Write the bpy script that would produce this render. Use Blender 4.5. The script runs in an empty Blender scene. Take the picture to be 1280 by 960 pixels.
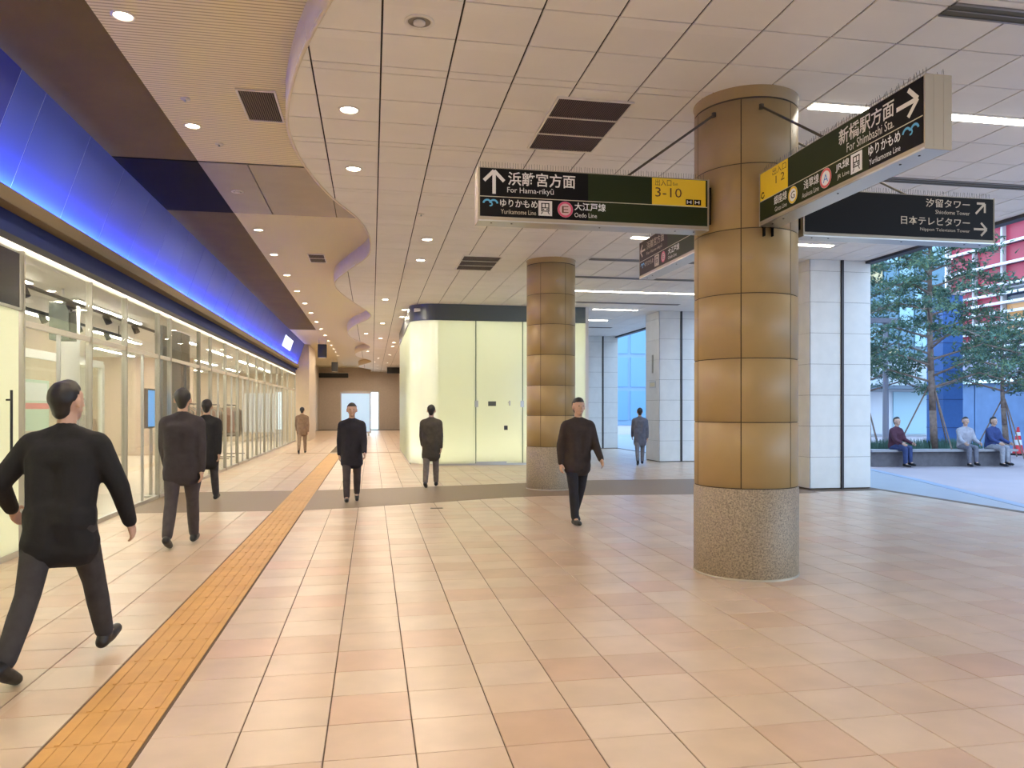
import bpy, bmesh, math, random
from mathutils import Vector, Matrix
random.seed(7)
PI = math.pi
S = bpy.context.scene
COL = S.collection

# ------------------------------------------------------------------ camera, world, exposure
H_EYE, FPX, HY = 1.55, 950.0, 512.0
YAW = math.atan(175 / 950)
cam_d = bpy.data.cameras.new('camera')
cam = bpy.data.objects.new('camera', cam_d)
COL.objects.link(cam)
cam.location = (0, 0, H_EYE)
cam.rotation_euler = (PI / 2, 0, -YAW)
cam_d.sensor_width = 36
cam_d.lens = 36 * FPX / 1280
cam_d.shift_y = 32 / 1280
cam_d.clip_start = 0.05
cam_d.clip_end = 400
S.camera = cam

w = bpy.data.worlds.new('overcast_sky')
S.world = w
w.use_nodes = True
wn = w.node_tree
wn.nodes.clear()
wo = wn.nodes.new('ShaderNodeOutputWorld')
wb = wn.nodes.new('ShaderNodeBackground')
wt = wn.nodes.new('ShaderNodeTexCoord')
ws = wn.nodes.new('ShaderNodeSeparateXYZ')
wr = wn.nodes.new('ShaderNodeValToRGB')
wr.color_ramp.elements[0].position = 0.0
wr.color_ramp.elements[0].color = (0.62, 0.80, 1.0, 1)
wr.color_ramp.elements[1].position = 0.8
wr.color_ramp.elements[1].color = (0.38, 0.62, 1.0, 1)
wn.links.new(wt.outputs['Generated'], ws.inputs[0])
wn.links.new(ws.outputs['Z'], wr.inputs[0])
wn.links.new(wr.outputs[0], wb.inputs['Color'])
wb.inputs['Strength'].default_value = 4.4
wn.links.new(wb.outputs[0], wo.inputs[0])

LAMP_W = 34.0            # radiant watts of one downlight
LAMP_COL = (1.0, 0.84, 0.64)
STRIP_E = 18.0           # emission of the fluorescent strips
vs = S.view_settings
vs.view_transform = 'Standard'
vs.look = 'None'
vs.exposure = 0.0
vs.gamma = 1.0
vs.use_curve_mapping = False

# ------------------------------------------------------------------ pixel helpers (1280 x 960 frame)
FWD = Vector((math.sin(YAW), math.cos(YAW), 0))
RGT = Vector((math.cos(YAW), -math.sin(YAW), 0))
EYE = Vector((0, 0, H_EYE))
def ray(px, py): return FWD + RGT * ((px - 640) / FPX) + Vector((0, 0, (HY - py) / FPX))
def at_z(px, py, z): d = ray(px, py); return EYE + d * ((z - H_EYE) / d.z)
def at_x(px, py, x): d = ray(px, py); return EYE + d * (x / d.x)
def at_y(px, py, y): d = ray(px, py); return EYE + d * (y / d.y)
def proj(p):
    q = Vector(p) - EYE
    d = max(q.dot(FWD), 0.05)
    return 640 + FPX * q.dot(RGT) / d, HY - FPX * q.z / d, q.dot(FWD)

# ------------------------------------------------------------------ materials
MATS = {}
def mat(name, col=(.5, .5, .5), rough=.5, metal=0, var=0, scale=8, emit=None, estr=0, spec=.5, bump=0, bscale=60, detail=4):
    if name in MATS: return MATS[name]
    m = bpy.data.materials.new(name)
    m.use_nodes = True
    nt = m.node_tree
    b = nt.nodes['Principled BSDF']
    b.inputs['Base Color'].default_value = (*col, 1)
    b.inputs['Roughness'].default_value = rough
    b.inputs['Metallic'].default_value = metal
    b.inputs['Specular IOR Level'].default_value = spec
    if emit:
        b.inputs['Emission Color'].default_value = (*emit, 1)
        b.inputs['Emission Strength'].default_value = estr
    if var or bump:
        g = nt.nodes.new('ShaderNodeTexCoord')
        n = nt.nodes.new('ShaderNodeTexNoise')
        n.inputs['Scale'].default_value = scale
        n.inputs['Detail'].default_value = detail
        nt.links.new(g.outputs['Object'], n.inputs['Vector'])
        if var:
            r = nt.nodes.new('ShaderNodeValToRGB')
            r.color_ramp.elements[0].position = .3
            r.color_ramp.elements[1].position = .7
            r.color_ramp.elements[0].color = (*[max(0, c * (1 - var)) for c in col], 1)
            r.color_ramp.elements[1].color = (*[min(1, c * (1 + var)) for c in col], 1)
            nt.links.new(n.outputs['Fac'], r.inputs[0])
            nt.links.new(r.outputs[0], b.inputs['Base Color'])
        if bump:
            n2 = nt.nodes.new('ShaderNodeTexNoise')
            n2.inputs['Scale'].default_value = bscale
            nt.links.new(g.outputs['Object'], n2.inputs['Vector'])
            bp = nt.nodes.new('ShaderNodeBump')
            bp.inputs['Strength'].default_value = bump
            bp.inputs['Distance'].default_value = .01
            nt.links.new(n2.outputs['Fac'], bp.inputs['Height'])
            nt.links.new(bp.outputs[0], b.inputs['Normal'])
    MATS[name] = m
    return m

def nodes_of(m):
    nt = m.node_tree
    return nt, nt.nodes, nt.links, nt.nodes['Principled BSDF']

def mathn(nt, op, a, b=None):
    n = nt.nodes.new('ShaderNodeMath')
    n.operation = op
    for i, v in enumerate((a, b)):
        if v is None: continue
        if isinstance(v, (int, float)): n.inputs[i].default_value = v
        else: nt.links.new(v, n.inputs[i])
    return n.outputs[0]

def tiled_material(name, cols, tw, th, x0, y0, rough, rough_var=.08, grain=.1, gscale=3.0):
    """colour per tile from the tile's place in the grid, plus mottling"""
    m = mat(name, cols[0], rough)
    nt, nd, lk, b = nodes_of(m)
    g = nd.new('ShaderNodeNewGeometry')
    sp = nd.new('ShaderNodeSeparateXYZ')
    lk.new(g.outputs['Position'], sp.inputs[0])
    fx = mathn(nt, 'FLOOR', mathn(nt, 'DIVIDE', mathn(nt, 'SUBTRACT', sp.outputs[0], x0), tw))
    fy = mathn(nt, 'FLOOR', mathn(nt, 'DIVIDE', mathn(nt, 'SUBTRACT', sp.outputs[1], y0), th))
    cb = nd.new('ShaderNodeCombineXYZ')
    lk.new(fx, cb.inputs[0]); lk.new(fy, cb.inputs[1])
    wn_ = nd.new('ShaderNodeTexWhiteNoise')
    lk.new(cb.outputs[0], wn_.inputs['Vector'])
    r = nd.new('ShaderNodeValToRGB')
    el = r.color_ramp.elements
    while len(el) < len(cols): el.new(.5)
    for i, c in enumerate(cols):
        el[i].position = i / (len(cols) - 1)
        el[i].color = (*c, 1)
    lk.new(wn_.outputs['Value'], r.inputs[0])
    n = nd.new('ShaderNodeTexNoise')
    n.inputs['Scale'].default_value = gscale
    n.inputs['Detail'].default_value = 6
    lk.new(g.outputs['Position'], n.inputs['Vector'])
    mr = nd.new('ShaderNodeMapRange')
    mr.inputs['From Min'].default_value = .3; mr.inputs['From Max'].default_value = .7
    mr.inputs['To Min'].default_value = 1 - grain; mr.inputs['To Max'].default_value = 1 + grain
    lk.new(n.outputs['Fac'], mr.inputs['Value'])
    mx = nd.new('ShaderNodeMix'); mx.data_type = 'RGBA'; mx.blend_type = 'MULTIPLY'
    mx.inputs[0].default_value = 1
    lk.new(r.outputs[0], mx.inputs[6])
    lk.new(mr.outputs[0], mx.inputs[7])
    lk.new(mx.outputs[2], b.inputs['Base Color'])
    return m

FT_W, FT_H, FT_X0, FT_Y0 = .4085, .385, -1.03, 3.445
M_FLOOR = tiled_material('beige_floor_tile', [(.51, .36, .25), (.56, .43, .315), (.585, .465, .35), (.54, .42, .305), (.56, .385, .275)], FT_W, FT_H, FT_X0, FT_Y0, .30, grain=.09)
M_JOINT = mat('dark_floor_joint', (.13, .09, .06), .9)
M_BAND = mat('grey_brown_granite', (.22, .155, .10), .5, var=.22, scale=90)
M_TACT = tiled_material('ochre_tactile_tile', [(.50, .27, .07), (.55, .30, .085), (.52, .28, .075)], .5, .40, -1.48, 0, .5, grain=.08, gscale=6)
M_CEIL = tiled_material('white_ceiling_panel', [(.78, .74, .69), (.82, .78, .73), (.80, .76, .71)], .578, .5725, .075, 6.694, .55, grain=.02)
M_DARK = mat('dark_void', (.02, .018, .016), .9)
M_CJOINT = mat('ceiling_joint', (.035, .028, .022), .9)
M_FASC = mat('cream_fascia', (.70, .59, .44), .5, var=.03)
M_DSOFF = mat('dark_soffit', (.145, .098, .022), .7, var=.08, scale=2, spec=.15)
M_METAL = mat('brown_steel_panel', (.30, .26, .22), .38, metal=.7, var=.06, scale=3)
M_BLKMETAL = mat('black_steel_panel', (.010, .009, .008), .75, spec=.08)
M_STEEL = mat('brushed_steel', (.55, .55, .54), .3, metal=.9)
M_ALU = mat('beige_aluminium', (.42, .37, .28), .45, metal=.25)
M_CHROME = mat('polished_chrome', (.7, .7, .7), .12, metal=1)
M_BLACK = mat('black_rubber', (.012, .012, .013), .5)
M_WHITE = mat('white_paint', (.75, .74, .72), .5)
M_CREAMW = mat('cream_wall', (.62, .53, .41), .6, var=.03)
M_COL = mat('cream_column_panel', (.37, .255, .105), .42, var=.04, scale=3)
M_GRAN = mat('speckled_granite', (.285, .225, .145), .5, var=.45, scale=75, detail=2)
M_PIER = mat('pale_pier_tile', (.70, .69, .65), .5, var=.04, scale=4)
M_PJ = mat('column_joint', (.09, .065, .04), .9)

# ribbed soffit
M_RIB = mat('ribbed_soffit', (.60, .50, .35), .55)
nt, nd, lk, b_ = nodes_of(M_RIB)
g_ = nd.new('ShaderNodeNewGeometry'); s_ = nd.new('ShaderNodeSeparateXYZ'); lk.new(g_.outputs['Position'], s_.inputs[0])
fr = mathn(nt, 'FRACT', mathn(nt, 'DIVIDE', s_.outputs[1], .05))
ln = mathn(nt, 'LESS_THAN', fr, .30)
mx_ = nd.new('ShaderNodeMix'); mx_.data_type = 'RGBA'
lk.new(ln, mx_.inputs[0])
mx_.inputs[6].default_value = (.80, .70, .43, 1); mx_.inputs[7].default_value = (.46, .38, .21, 1)
lk.new(mx_.outputs[2], b_.inputs['Base Color'])

def glass_material(name, tint=(1, 1, 1), refl=.12):
    m = bpy.data.materials.new(name); m.use_nodes = True
    nt = m.node_tree; nt.nodes.clear()
    o = nt.nodes.new('ShaderNodeOutputMaterial')
    mx = nt.nodes.new('ShaderNodeMixShader')
    t = nt.nodes.new('ShaderNodeBsdfTransparent'); t.inputs[0].default_value = (*tint, 1)
    g = nt.nodes.new('ShaderNodeBsdfGlossy'); g.inputs['Roughness'].default_value = .02
    f = nt.nodes.new('ShaderNodeFresnel'); f.inputs[0].default_value = 1.45
    a = mathn(nt, 'MULTIPLY_ADD', f.outputs[0], .28)
    nt.nodes[-1].inputs[2].default_value = refl * .2
    nt.links.new(a, mx.inputs[0]); nt.links.new(t.outputs[0], mx.inputs[1]); nt.links.new(g.outputs[0], mx.inputs[2])
    nt.links.new(mx.outputs[0], o.inputs[0])
    return m
M_GLASS = glass_material('clear_glass', (.95, .97, .94))

def frosted_material(name, col):
    m = bpy.data.materials.new(name); m.use_nodes = True
    nt = m.node_tree; nt.nodes.clear()
    o = nt.nodes.new('ShaderNodeOutputMaterial')
    a = nt.nodes.new('ShaderNodeAddShader')
    t = nt.nodes.new('ShaderNodeBsdfTranslucent'); t.inputs[0].default_value = (*[c * .8 for c in col], 1)
    mx = nt.nodes.new('ShaderNodeMixShader'); mx.inputs[0].default_value = .06
    d = nt.nodes.new('ShaderNodeBsdfDiffuse'); d.inputs[0].default_value = (*[c * .22 for c in col], 1)
    g = nt.nodes.new('ShaderNodeBsdfGlossy'); g.inputs['Roughness'].default_value = .12
    nt.links.new(t.outputs[0], a.inputs[0]); nt.links.new(d.outputs[0], a.inputs[1])
    nt.links.new(a.outputs[0], mx.inputs[1]); nt.links.new(g.outputs[0], mx.inputs[2])
    nt.links.new(mx.outputs[0], o.inputs[0])
    return m
M_FROST = frosted_material('frosted_glass', (.88, .91, .78))

# ------------------------------------------------------------------ mesh building
class MB:
    def __init__(s): s.v = []; s.f = []; s.mi = []; s.cur = 0
    def face(s, *pts):
        i = len(s.v); s.v += [tuple(p) for p in pts]; s.f.append(tuple(range(i, i + len(pts)))); s.mi.append(s.cur)
        return s
    def box(s, x0, x1, y0, y1, z0, z1):
        i = len(s.v)
        s.v += [(x0, y0, z0), (x1, y0, z0), (x1, y1, z0), (x0, y1, z0), (x0, y0, z1), (x1, y0, z1), (x1, y1, z1), (x0, y1, z1)]
        for q in ((0, 3, 2, 1), (4, 5, 6, 7), (0, 1, 5, 4), (1, 2, 6, 5), (2, 3, 7, 6), (3, 0, 4, 7)):
            s.f.append(tuple(i + k for k in q)); s.mi.append(s.cur)
        return s
    def prism(s, poly, z0, z1):
        """poly counter-clockwise seen from above"""
        i = len(s.v); n = len(poly)
        s.v += [(x, y, z0) for x, y in poly] + [(x, y, z1) for x, y in poly]
        s.f.append(tuple(i + k for k in reversed(range(n)))); s.mi.append(s.cur)
        s.f.append(tuple(i + n + k for k in range(n))); s.mi.append(s.cur)
        for k in range(n):
            j = (k + 1) % n
            s.f.append((i + k, i + j, i + n + j, i + n + k)); s.mi.append(s.cur)
        return s
    def tube(s, p0, p1, r0, r1=None, n=8, caps=True):
        r1 = r0 if r1 is None else r1
        p0, p1 = Vector(p0), Vector(p1); d = (p1 - p0)
        if d.length < 1e-6: return s
        d.normalize(); a = d.orthogonal().normalized(); c = d.cross(a)
        i = len(s.v)
        for p, r in ((p0, r0), (p1, r1)):
            for k in range(n):
                t = 2 * PI * k / n
                s.v.append(tuple(p + (a * math.cos(t) + c * math.sin(t)) * r))
        for k in range(n):
            j = (k + 1) % n
            s.f.append((i + k, i + j, i + n + j, i + n + k)); s.mi.append(s.cur)
        if caps:
            s.f.append(tuple(i + k for k in reversed(range(n)))); s.mi.append(s.cur)
            s.f.append(tuple(i + n + k for k in range(n))); s.mi.append(s.cur)
        return s
    def path(s, pts, r, n=8):
        for a, b in zip(pts, pts[1:]): s.tube(a, b, r, n=n)
        return s
    def lathe(s, prof, cx=0, cy=0, n=48, a0=0, a1=2 * PI):
        full = abs(a1 - a0 - 2 * PI) < 1e-6
        cols = n if full else n + 1
        i = len(s.v); m = len(prof)
        for k in range(cols):
            t = a0 + (a1 - a0) * k / n
            for r, z in prof: s.v.append((cx + r * math.cos(t), cy + r * math.sin(t), z))
        for k in range(n):
            k2 = (k + 1) % cols
            for q in range(m - 1):
                s.f.append((i + k * m + q, i + k2 * m + q, i + k2 * m + q + 1, i + k * m + q + 1)); s.mi.append(s.cur)
        return s
    def sphere(s, c, r, n=12, sc=(1, 1, 1)):
        i = len(s.v); m = n // 2
        for a in range(m + 1):
            ph = PI * a / m
            for k in range(n):
                t = 2 * PI * k / n
                s.v.append((c[0] + r * sc[0] * math.sin(ph) * math.cos(t), c[1] + r * sc[1] * math.sin(ph) * math.sin(t), c[2] + r * sc[2] * math.cos(ph)))
        for a in range(m):
            for k in range(n):
                j = (k + 1) % n
                s.f.append((i + a * n + k, i + (a + 1) * n + k, i + (a + 1) * n + j, i + a * n + j)); s.mi.append(s.cur)
        return s
    def mesh(s, name, mats, smooth=False):
        me = bpy.data.meshes.new(name)
        me.from_pydata(s.v, [], s.f)
        if not isinstance(mats, (list, tuple)): mats = [mats]
        for m in mats: me.materials.append(m)
        if len(mats) > 1: me.polygons.foreach_set('material_index', s.mi)
        if smooth: me.polygons.foreach_set('use_smooth', [True] * len(me.polygons))
        me.update()
        return me
    def build(s, name, mats, parent=None, loc=(0, 0, 0), rz=0, smooth=False):
        return link(name, s.mesh(name, mats, smooth), parent, loc, rz)

def link(name, me, parent=None, loc=(0, 0, 0), rz=0):
    o = bpy.data.objects.new(name, me)
    COL.objects.link(o)
    o.location = loc
    if rz: o.rotation_euler = (0, 0, rz)
    if parent: o.parent = parent
    return o

def tag(o, label=None, cat=None, group=None, kind=None):
    if label: o['label'] = label
    if cat: o['category'] = cat
    if group: o['group'] = group
    if kind: o['kind'] = kind
    return o
def thing(name, label, cat, loc=(0, 0, 0), rz=0, group=None):
    o = bpy.data.objects.new(name, None)
    COL.objects.link(o)
    o.empty_display_size = .1
    o.location = loc
    o.rotation_euler = (0, 0, rz)
    return tag(o, label, cat, group)
def struct(name, mb, m, label, smooth=False):
    return tag(mb.build(name, m, smooth=smooth), label, kind='structure')
def copy_tree(o, parent=None):
    c = o.copy(); COL.objects.link(c); c.parent = parent
    for ch in list(o.children): copy_tree(ch, c)
    return c

ZC, ZS = 4.47, 4.77
WAVE = [(-9, -.5), (-6, -.9), (-3, -.5), (0, 0.0), (2.2, .16), (3.6, .14), (4.6, .0), (5.566, -.308), (6.06, -.468), (6.71, -.644), (7.43, -.787), (7.95, -.857), (8.41, -.873), (9.34, -.814), (10.67, -.57), (11.8, -.239), (12.72, -.091), (13.63, -.042), (14.71, -.105), (16.3, -.512), (17.78, -.844), (18.96, -.842), (21, -.532), (23.14, -.118), (24.12, -.049), (25.2, -.2), (27.25, -.69), (29.55, -.927), (31.84, -.807), (34, -.35), (35.72, -.109), (37, -.2), (39.5, -.75), (41.2, -.9), (43, -.75), (45.5, -.15), (47, -.06), (49, -.35), (51.5, -.88), (53.5, -.8), (56, -.15), (58, -.1), (62, -.8)]
def wave(y):
    P_ = WAVE
    i = max(1, min(len(P_) - 3, next((k for k in range(len(P_) - 1) if P_[k + 1][0] >= y), len(P_) - 2)))
    (ya, a), (yb, b), (yc, c), (yd, d) = P_[i - 1:i + 3]
    t = max(0, min(1, (y - yb) / (yc - yb)))
    mb_ = (c - a) / (yc - ya) * (yc - yb); mc = (d - b) / (yd - yb) * (yc - yb)
    t2, t3 = t * t, t * t * t
    return (2 * t3 - 3 * t2 + 1) * b + (t3 - 2 * t2 + t) * mb_ + (-2 * t3 + 3 * t2) * c + (t3 - t2) * mc

def area_px(poly):
    """pixel area of a horizontal piece in the frame, 0 if unseen"""
    ps = [proj(p) for p in poly]
    if min(p[2] for p in ps) < .4: return 0
    cx = sum(p[0] for p in ps) / len(ps); cy = sum(p[1] for p in ps) / len(ps)
    if not (-40 < cx < 1320 and -40 < cy < 1000): return 0
    return abs(sum(ps[i][0] * ps[(i + 1) % len(ps)][1] - ps[(i + 1) % len(ps)][0] * ps[i][1] for i in range(len(ps)))) / 2

# ------------------------------------------------------------------ floor
fl = struct('floor', MB().box(-9.2, 9.8, -9, 62, -.2, -.006), M_JOINT, 'beige tiled concourse floor')
BAND_F = [(-3.66, 12.2), (-2.6, 12.15), (-1.03, 12.07), (-.19, 12.28), (.45, 12.5), (1.26, 12.8), (2.29, 13.18), (3.1, 13.3), (3.95, 13.27), (5.8, 13.06), (7.2, 12.9), (8.2, 12.85)]
BAND_B = [(-3.66, 15.1), (-1.03, 15.02), (-.08, 15.14), (1.5, 15.4), (3.15, 15.72), (4.8, 16.1), (7.04, 15.95), (8.2, 15.85)]
def interp(pl, x):
    if x <= pl[0][0]: return pl[0][1]
    for (a, b), (c, d) in zip(pl, pl[1:]):
        if x <= c: return b + (d - b) * (x - a) / (c - a)
    return pl[-1][1]
def chamfer_tile(w_, h_, t=.02, c=.002):
    m = MB()
    a, b = w_ / 2, h_ / 2
    lo = [(-a, -b, -t), (a, -b, -t), (a, b, -t), (-a, b, -t)]
    md = [(-a, -b, -c), (a, -b, -c), (a, b, -c), (-a, b, -c)]
    tp = [(-a + c, -b + c, 0), (a - c, -b + c, 0), (a - c, b - c, 0), (-a + c, b - c, 0)]
    m.v = lo + md + tp
    for k in range(4):
        j = (k + 1) % 4
        m.f += [(k, j, 4 + j, 4 + k), (4 + k, 4 + j, 8 + j, 8 + k)]
    m.f.append((8, 9, 10, 11)); m.mi = [0] * len(m.f)
    return m
GX, GY = .007, .005
tile_me = chamfer_tile(FT_W - GX, FT_H - GY).mesh('floor_tile', M_FLOOR)
cells = []
TS_X0, TS_X1 = -1.475, -1.045
cols_x = [FT_X0 + FT_W * k for k in range(0, 26)] + [-1.49 - FT_W * (k + 1) for k in range(0, 6)]
for x0 in cols_x:
    for k in range(-22, 140):
        y0 = FT_Y0 + FT_H * k
        if y0 > 57: continue
        xc, yc = x0 + FT_W / 2, y0 + FT_H / 2
        if interp(BAND_F, xc) + .2 < yc < interp(BAND_B, xc) - .2: continue
        a = area_px([(x0, y0, 0), (x0 + FT_W, y0, 0), (x0 + FT_W, y0 + FT_H, 0), (x0, y0 + FT_H, 0)])
        cells.append((a, xc, yc))
cells.sort(reverse=True)
for a, xc, yc in cells[:300]: link('floor_tile', tile_me, fl, (xc, yc, 0))
rest = MB()
for a, xc, yc in cells[300:]:
    aw, ah = (FT_W - GX) / 2, (FT_H - GY) / 2
    i = len(rest.v)
    rest.v += [(xc - aw, yc - ah, 0), (xc + aw, yc - ah, 0), (xc + aw, yc + ah, 0), (xc - aw, yc + ah, 0), (xc - aw, yc - ah, -.006), (xc + aw, yc - ah, -.006), (xc + aw, yc + ah, -.006), (xc - aw, yc + ah, -.006)]
    rest.f += [(i, i + 1, i + 2, i + 3), (i + 4, i + 5, i + 1, i), (i + 5, i + 6, i + 2, i + 1), (i + 6, i + 7, i + 3, i + 2), (i + 7, i + 4, i, i + 3)]
rest.mi = [0] * len(rest.f)
tag(rest.build('floor_tile_field', M_FLOOR, fl), kind='stuff')
# band of granite across the floor
bm_ = MB()
xs = sorted(set([p[0] for p in BAND_F] + [p[0] for p in BAND_B]))
for a, b in zip(xs, xs[1:]):
    bm_.prism([(a, interp(BAND_F, a)), (b, interp(BAND_F, b)), (b, interp(BAND_B, b)), (a, interp(BAND_B, a))], -.004, .002)
struct('trim_1', bm_, M_BAND, 'grey brown granite band curving across the tiled floor')
# second pale band far down the hall
struct('trim_2', MB().box(-3.0, 1.0, 27.6, 28.1, -.004, .002), mat('tan_stone', (.42, .30, .2), .5), 'tan stone line across the far floor')

# tactile paving
tp = thing('tactile_paving', 'ochre tactile guide strip with raised bars along the beige floor', 'tactile strip', ((TS_X0 + TS_X1) / 2, 0, 0))
tm = MB(); W2 = (TS_X1 - TS_X0) / 2
tm.box(-W2, W2, .0015, .3985, -.004, .003)
for k in range(5):
    xx = -W2 + .05 + k * (2 * W2 - .10) / 4
    tm.box(xx - .011, xx + .011, .012, .388, .003, .0065)
tact_me = tm.mesh('guide_tile', M_TACT)
y = 2.2
while y < 27:
    link('guide_tile', tact_me, tp, (0, y, 0)); y += .40
# floor access plate
ap = thing('floor_plate', 'small steel access plate set in the floor before the granite band', 'floor plate', (1.0, 11.95, 0))
MB().box(-.1, .1, -.06, .06, -.002, .003).build('rim', M_CHROME, ap)
MB().box(-.085, .085, -.045, .045, .003, .005).build('lid', mat('dark_plate', (.1, .08, .06), .5), ap)

# ------------------------------------------------------------------ ceiling
def ceil_back():
    m = MB().box(.35, 9.7, -9, 62, ZC + .012, 5.6)
    y = -9.0
    while y < 61.9:
        y2 = y + .25
        m.prism([(wave(y) + .02, y), (.36, y), (.36, y2), (wave(y2) + .02, y2)], ZC + .012, ZC + .1)
        y = y2
    return m
ce = struct('ceiling', ceil_back(), M_CJOINT, 'white panelled ceiling with dark joints')
rows = []
for k in range(-9, 30):
    y0 = 6.558 + 1.853 * k
    rows.append((y0, y0 + .136))
    for j in range(3): rows.append((y0 + .136 + .5723 * j, y0 + .136 + .5723 * (j + 1)))
colsx = [(.075 + .578 * k, .075 + .578 * (k + 1)) for k in range(-2, 17)]
pan = []
for (ya, yb) in rows:
    for (xa, xb) in colsx:
        g = .0075
        x0, x1, y0, y1 = xa + g, min(xb - g, 9.55), ya + g * .9, yb - g * .9
        if x1 <= x0 + .02: continue
        if min(wave(y0), wave(y1), wave((y0 + y1) / 2)) > x0 or max(wave(y0), wave(y1)) > x0:
            N = 6
            left = []
            for q in range(N + 1):
                yy = y1 + (y0 - y1) * q / N
                left.append((min(max(x0, wave(yy)), x1), yy))
            if max(x1 - p[0] for p in left) < .01: continue
            poly = [(x1, y0), (x1, y1)] + left
        else:
            poly = [(x0, y0), (x1, y0), (x1, y1), (x0, y1)]
        # counter-clockwise
        ar = sum(poly[i][0] * poly[(i + 1) % len(poly)][1] - poly[(i + 1) % len(poly)][0] * poly[i][1] for i in range(len(poly)))
        if ar < 0: poly = poly[::-1]
        a = area_px([(px_, py_, ZC) for px_, py_ in poly])
        pan.append((a, poly))
pan.sort(key=lambda t: -t[0])
pcache = {}
def panel_mesh(poly):
    cx = sum(p[0] for p in poly) / len(poly); cy = sum(p[1] for p in poly) / len(poly)
    loc = [(p[0] - cx, p[1] - cy) for p in poly]
    key = tuple(round(c, 4) for p in loc for c in p)
    if key not in pcache:
        m = MB(); c = .003
        n = len(loc)
        # bottom face slightly smaller = chamfer
        bot = []
        for (x_, y_) in loc:
            l_ = math.hypot(x_, y_) or 1
            bot.append((x_ - c * (1 if x_ > 0 else -1), y_ - c * (1 if y_ > 0 else -1)))
        m.v = [(x_, y_, 0) for x_, y_ in bot] + [(x_, y_, c) for x_, y_ in loc] + [(x_, y_, .012) for x_, y_ in loc]
        m.f = [tuple(reversed(range(n)))]
        for k in range(n):
            j = (k + 1) % n
            m.f += [(k, j, n + j, n + k), (n + k, n + j, 2 * n + j, 2 * n + k)]
        m.mi = [0] * len(m.f)
        pcache[key] = m.mesh('ceiling_panel', M_CEIL)
    return pcache[key], (cx, cy, ZC)
for a, poly in pan[:300]:
    me, loc = panel_mesh(poly)
    link('ceiling_panel', me, ce, loc)
rest = MB()
for a, poly in pan[300:]:
    n = len(poly); i = len(rest.v)
    rest.v += [(x_, y_, ZC) for x_, y_ in poly] + [(x_, y_, ZC + .012) for x_, y_ in poly]
    rest.f.append(tuple(i + k for k in reversed(range(n))))
    for k in range(n):
        j = (k + 1) % n
        rest.f.append((i + k, i + j, i + n + j, i + n + k))
rest.mi = [0] * len(rest.f)
tag(rest.build('ceiling_panel_field', M_CEIL, ce), kind='stuff')
# curved fascia along the wave
wf = MB(); prev = None
yy = -9.0
while yy < 61.9:
    x_ = wave(yy)
    if prev is not None:
        a, ya = prev
        wf.v += [(a, ya, ZC - .012), (x_, yy, ZC - .012), (x_, yy, ZS), (a, ya, ZS), (a + .03, ya, ZC - .012), (x_ + .03, yy, ZC - .012), (a + .03, ya, ZS), (x_ + .03, yy, ZS)]
        i = len(wf.v) - 8
        wf.f += [(i, i + 3, i + 2, i + 1), (i, i + 1, i + 5, i + 4), (i + 4, i + 5, i + 7, i + 6)]
    prev = (x_, yy); yy += .22
wf.mi = [0] * len(wf.f)
struct('trim_3', wf, M_FASC, 'cream fascia running in waves along the ceiling edge', smooth=True)
# raised soffit
struct('ceiling_soffit', MB().box(-2.22, .35, -9, 10.4, ZS, ZS + .1).box(-2.22, .35, 13.05, 62, ZS, ZS + .1).box(-4.5, -2.22, 31.6, 62, ZS, ZS + .1), M_RIB, 'fine ribbed cream soffit beside the wavy ceiling edge')
struct('ceiling_soffit_dark', MB().box(-3.75, -2.22, -9, 10.4, ZS - .004, ZS + .1).box(-3.75, -2.22, 13.05, 31.6, ZS - .004, ZS + .1), M_DSOFF, 'dark smooth soffit strip above the blue shop fascia')  # plain brown strip, darker than the ribbed soffit beside it
struct('roof', MB().box(-9.6, .35, -9, 62, ZS + .1, 5.6), M_DARK, 'dark roof slab over the hall, added to keep sky light out')  # out of view, added so no sky light leaks into the hall
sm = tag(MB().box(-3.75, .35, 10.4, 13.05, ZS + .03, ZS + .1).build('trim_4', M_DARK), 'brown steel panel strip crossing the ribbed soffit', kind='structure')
for (a, b, m_) in ((-3.7, -2.22, M_BLKMETAL), (-2.22, -1.615, M_METAL), (-1.60, -.59, M_METAL), (-.575, .33, M_METAL)):  # leftmost panel is much darker than its neighbours
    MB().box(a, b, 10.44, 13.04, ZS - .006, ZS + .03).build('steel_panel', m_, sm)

# ------------------------------------------------------------------ walls of the hall
wl = tag(MB().box(-9.3, -9.2, -9, 38.6, 0, 4.9).build('wall_left', M_WHITE), 'white back wall inside the glass fronted shop', kind='structure')
struct('wall_back_added', MB().box(-9.3, 9.8, -9.2, -9, 0, 5.2), M_CREAMW, 'cream unseen wall added behind to keep sky light out')  # hall runs on behind; wall added to stop sky light at the open end
struct('wall_pillar', MB().box(-5.5, -3.05, 38.7, 43, 0, ZS), M_CREAMW, 'cream wall block at the end of the shop')
struct('wall_side', MB().box(-5.5, -4.0, 43, 60, 0, ZS).box(-9.3, -5.5, 38.6, 39, 0, 4.9), M_CREAMW, 'cream side wall far down the hall')
eb = struct('wall_end', MB().box(-5.5, -2.2, 60, 60.3, 0, ZS).box(.6, 9.8, 60, 60.3, 0, ZS).box(-2.2, .6, 60, 60.3, 3.0, ZS), mat('taupe_wall', (.55, .47, .40), .6, var=.05), 'taupe end wall far down the hall')
struct('wall_right', MB().box(2.1, 2.3, 30, 60, 0, ZC), mat('mauve_wall', (.52, .44, .38), .6, var=.04), 'brown wall beyond the lit glass room')

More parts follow.
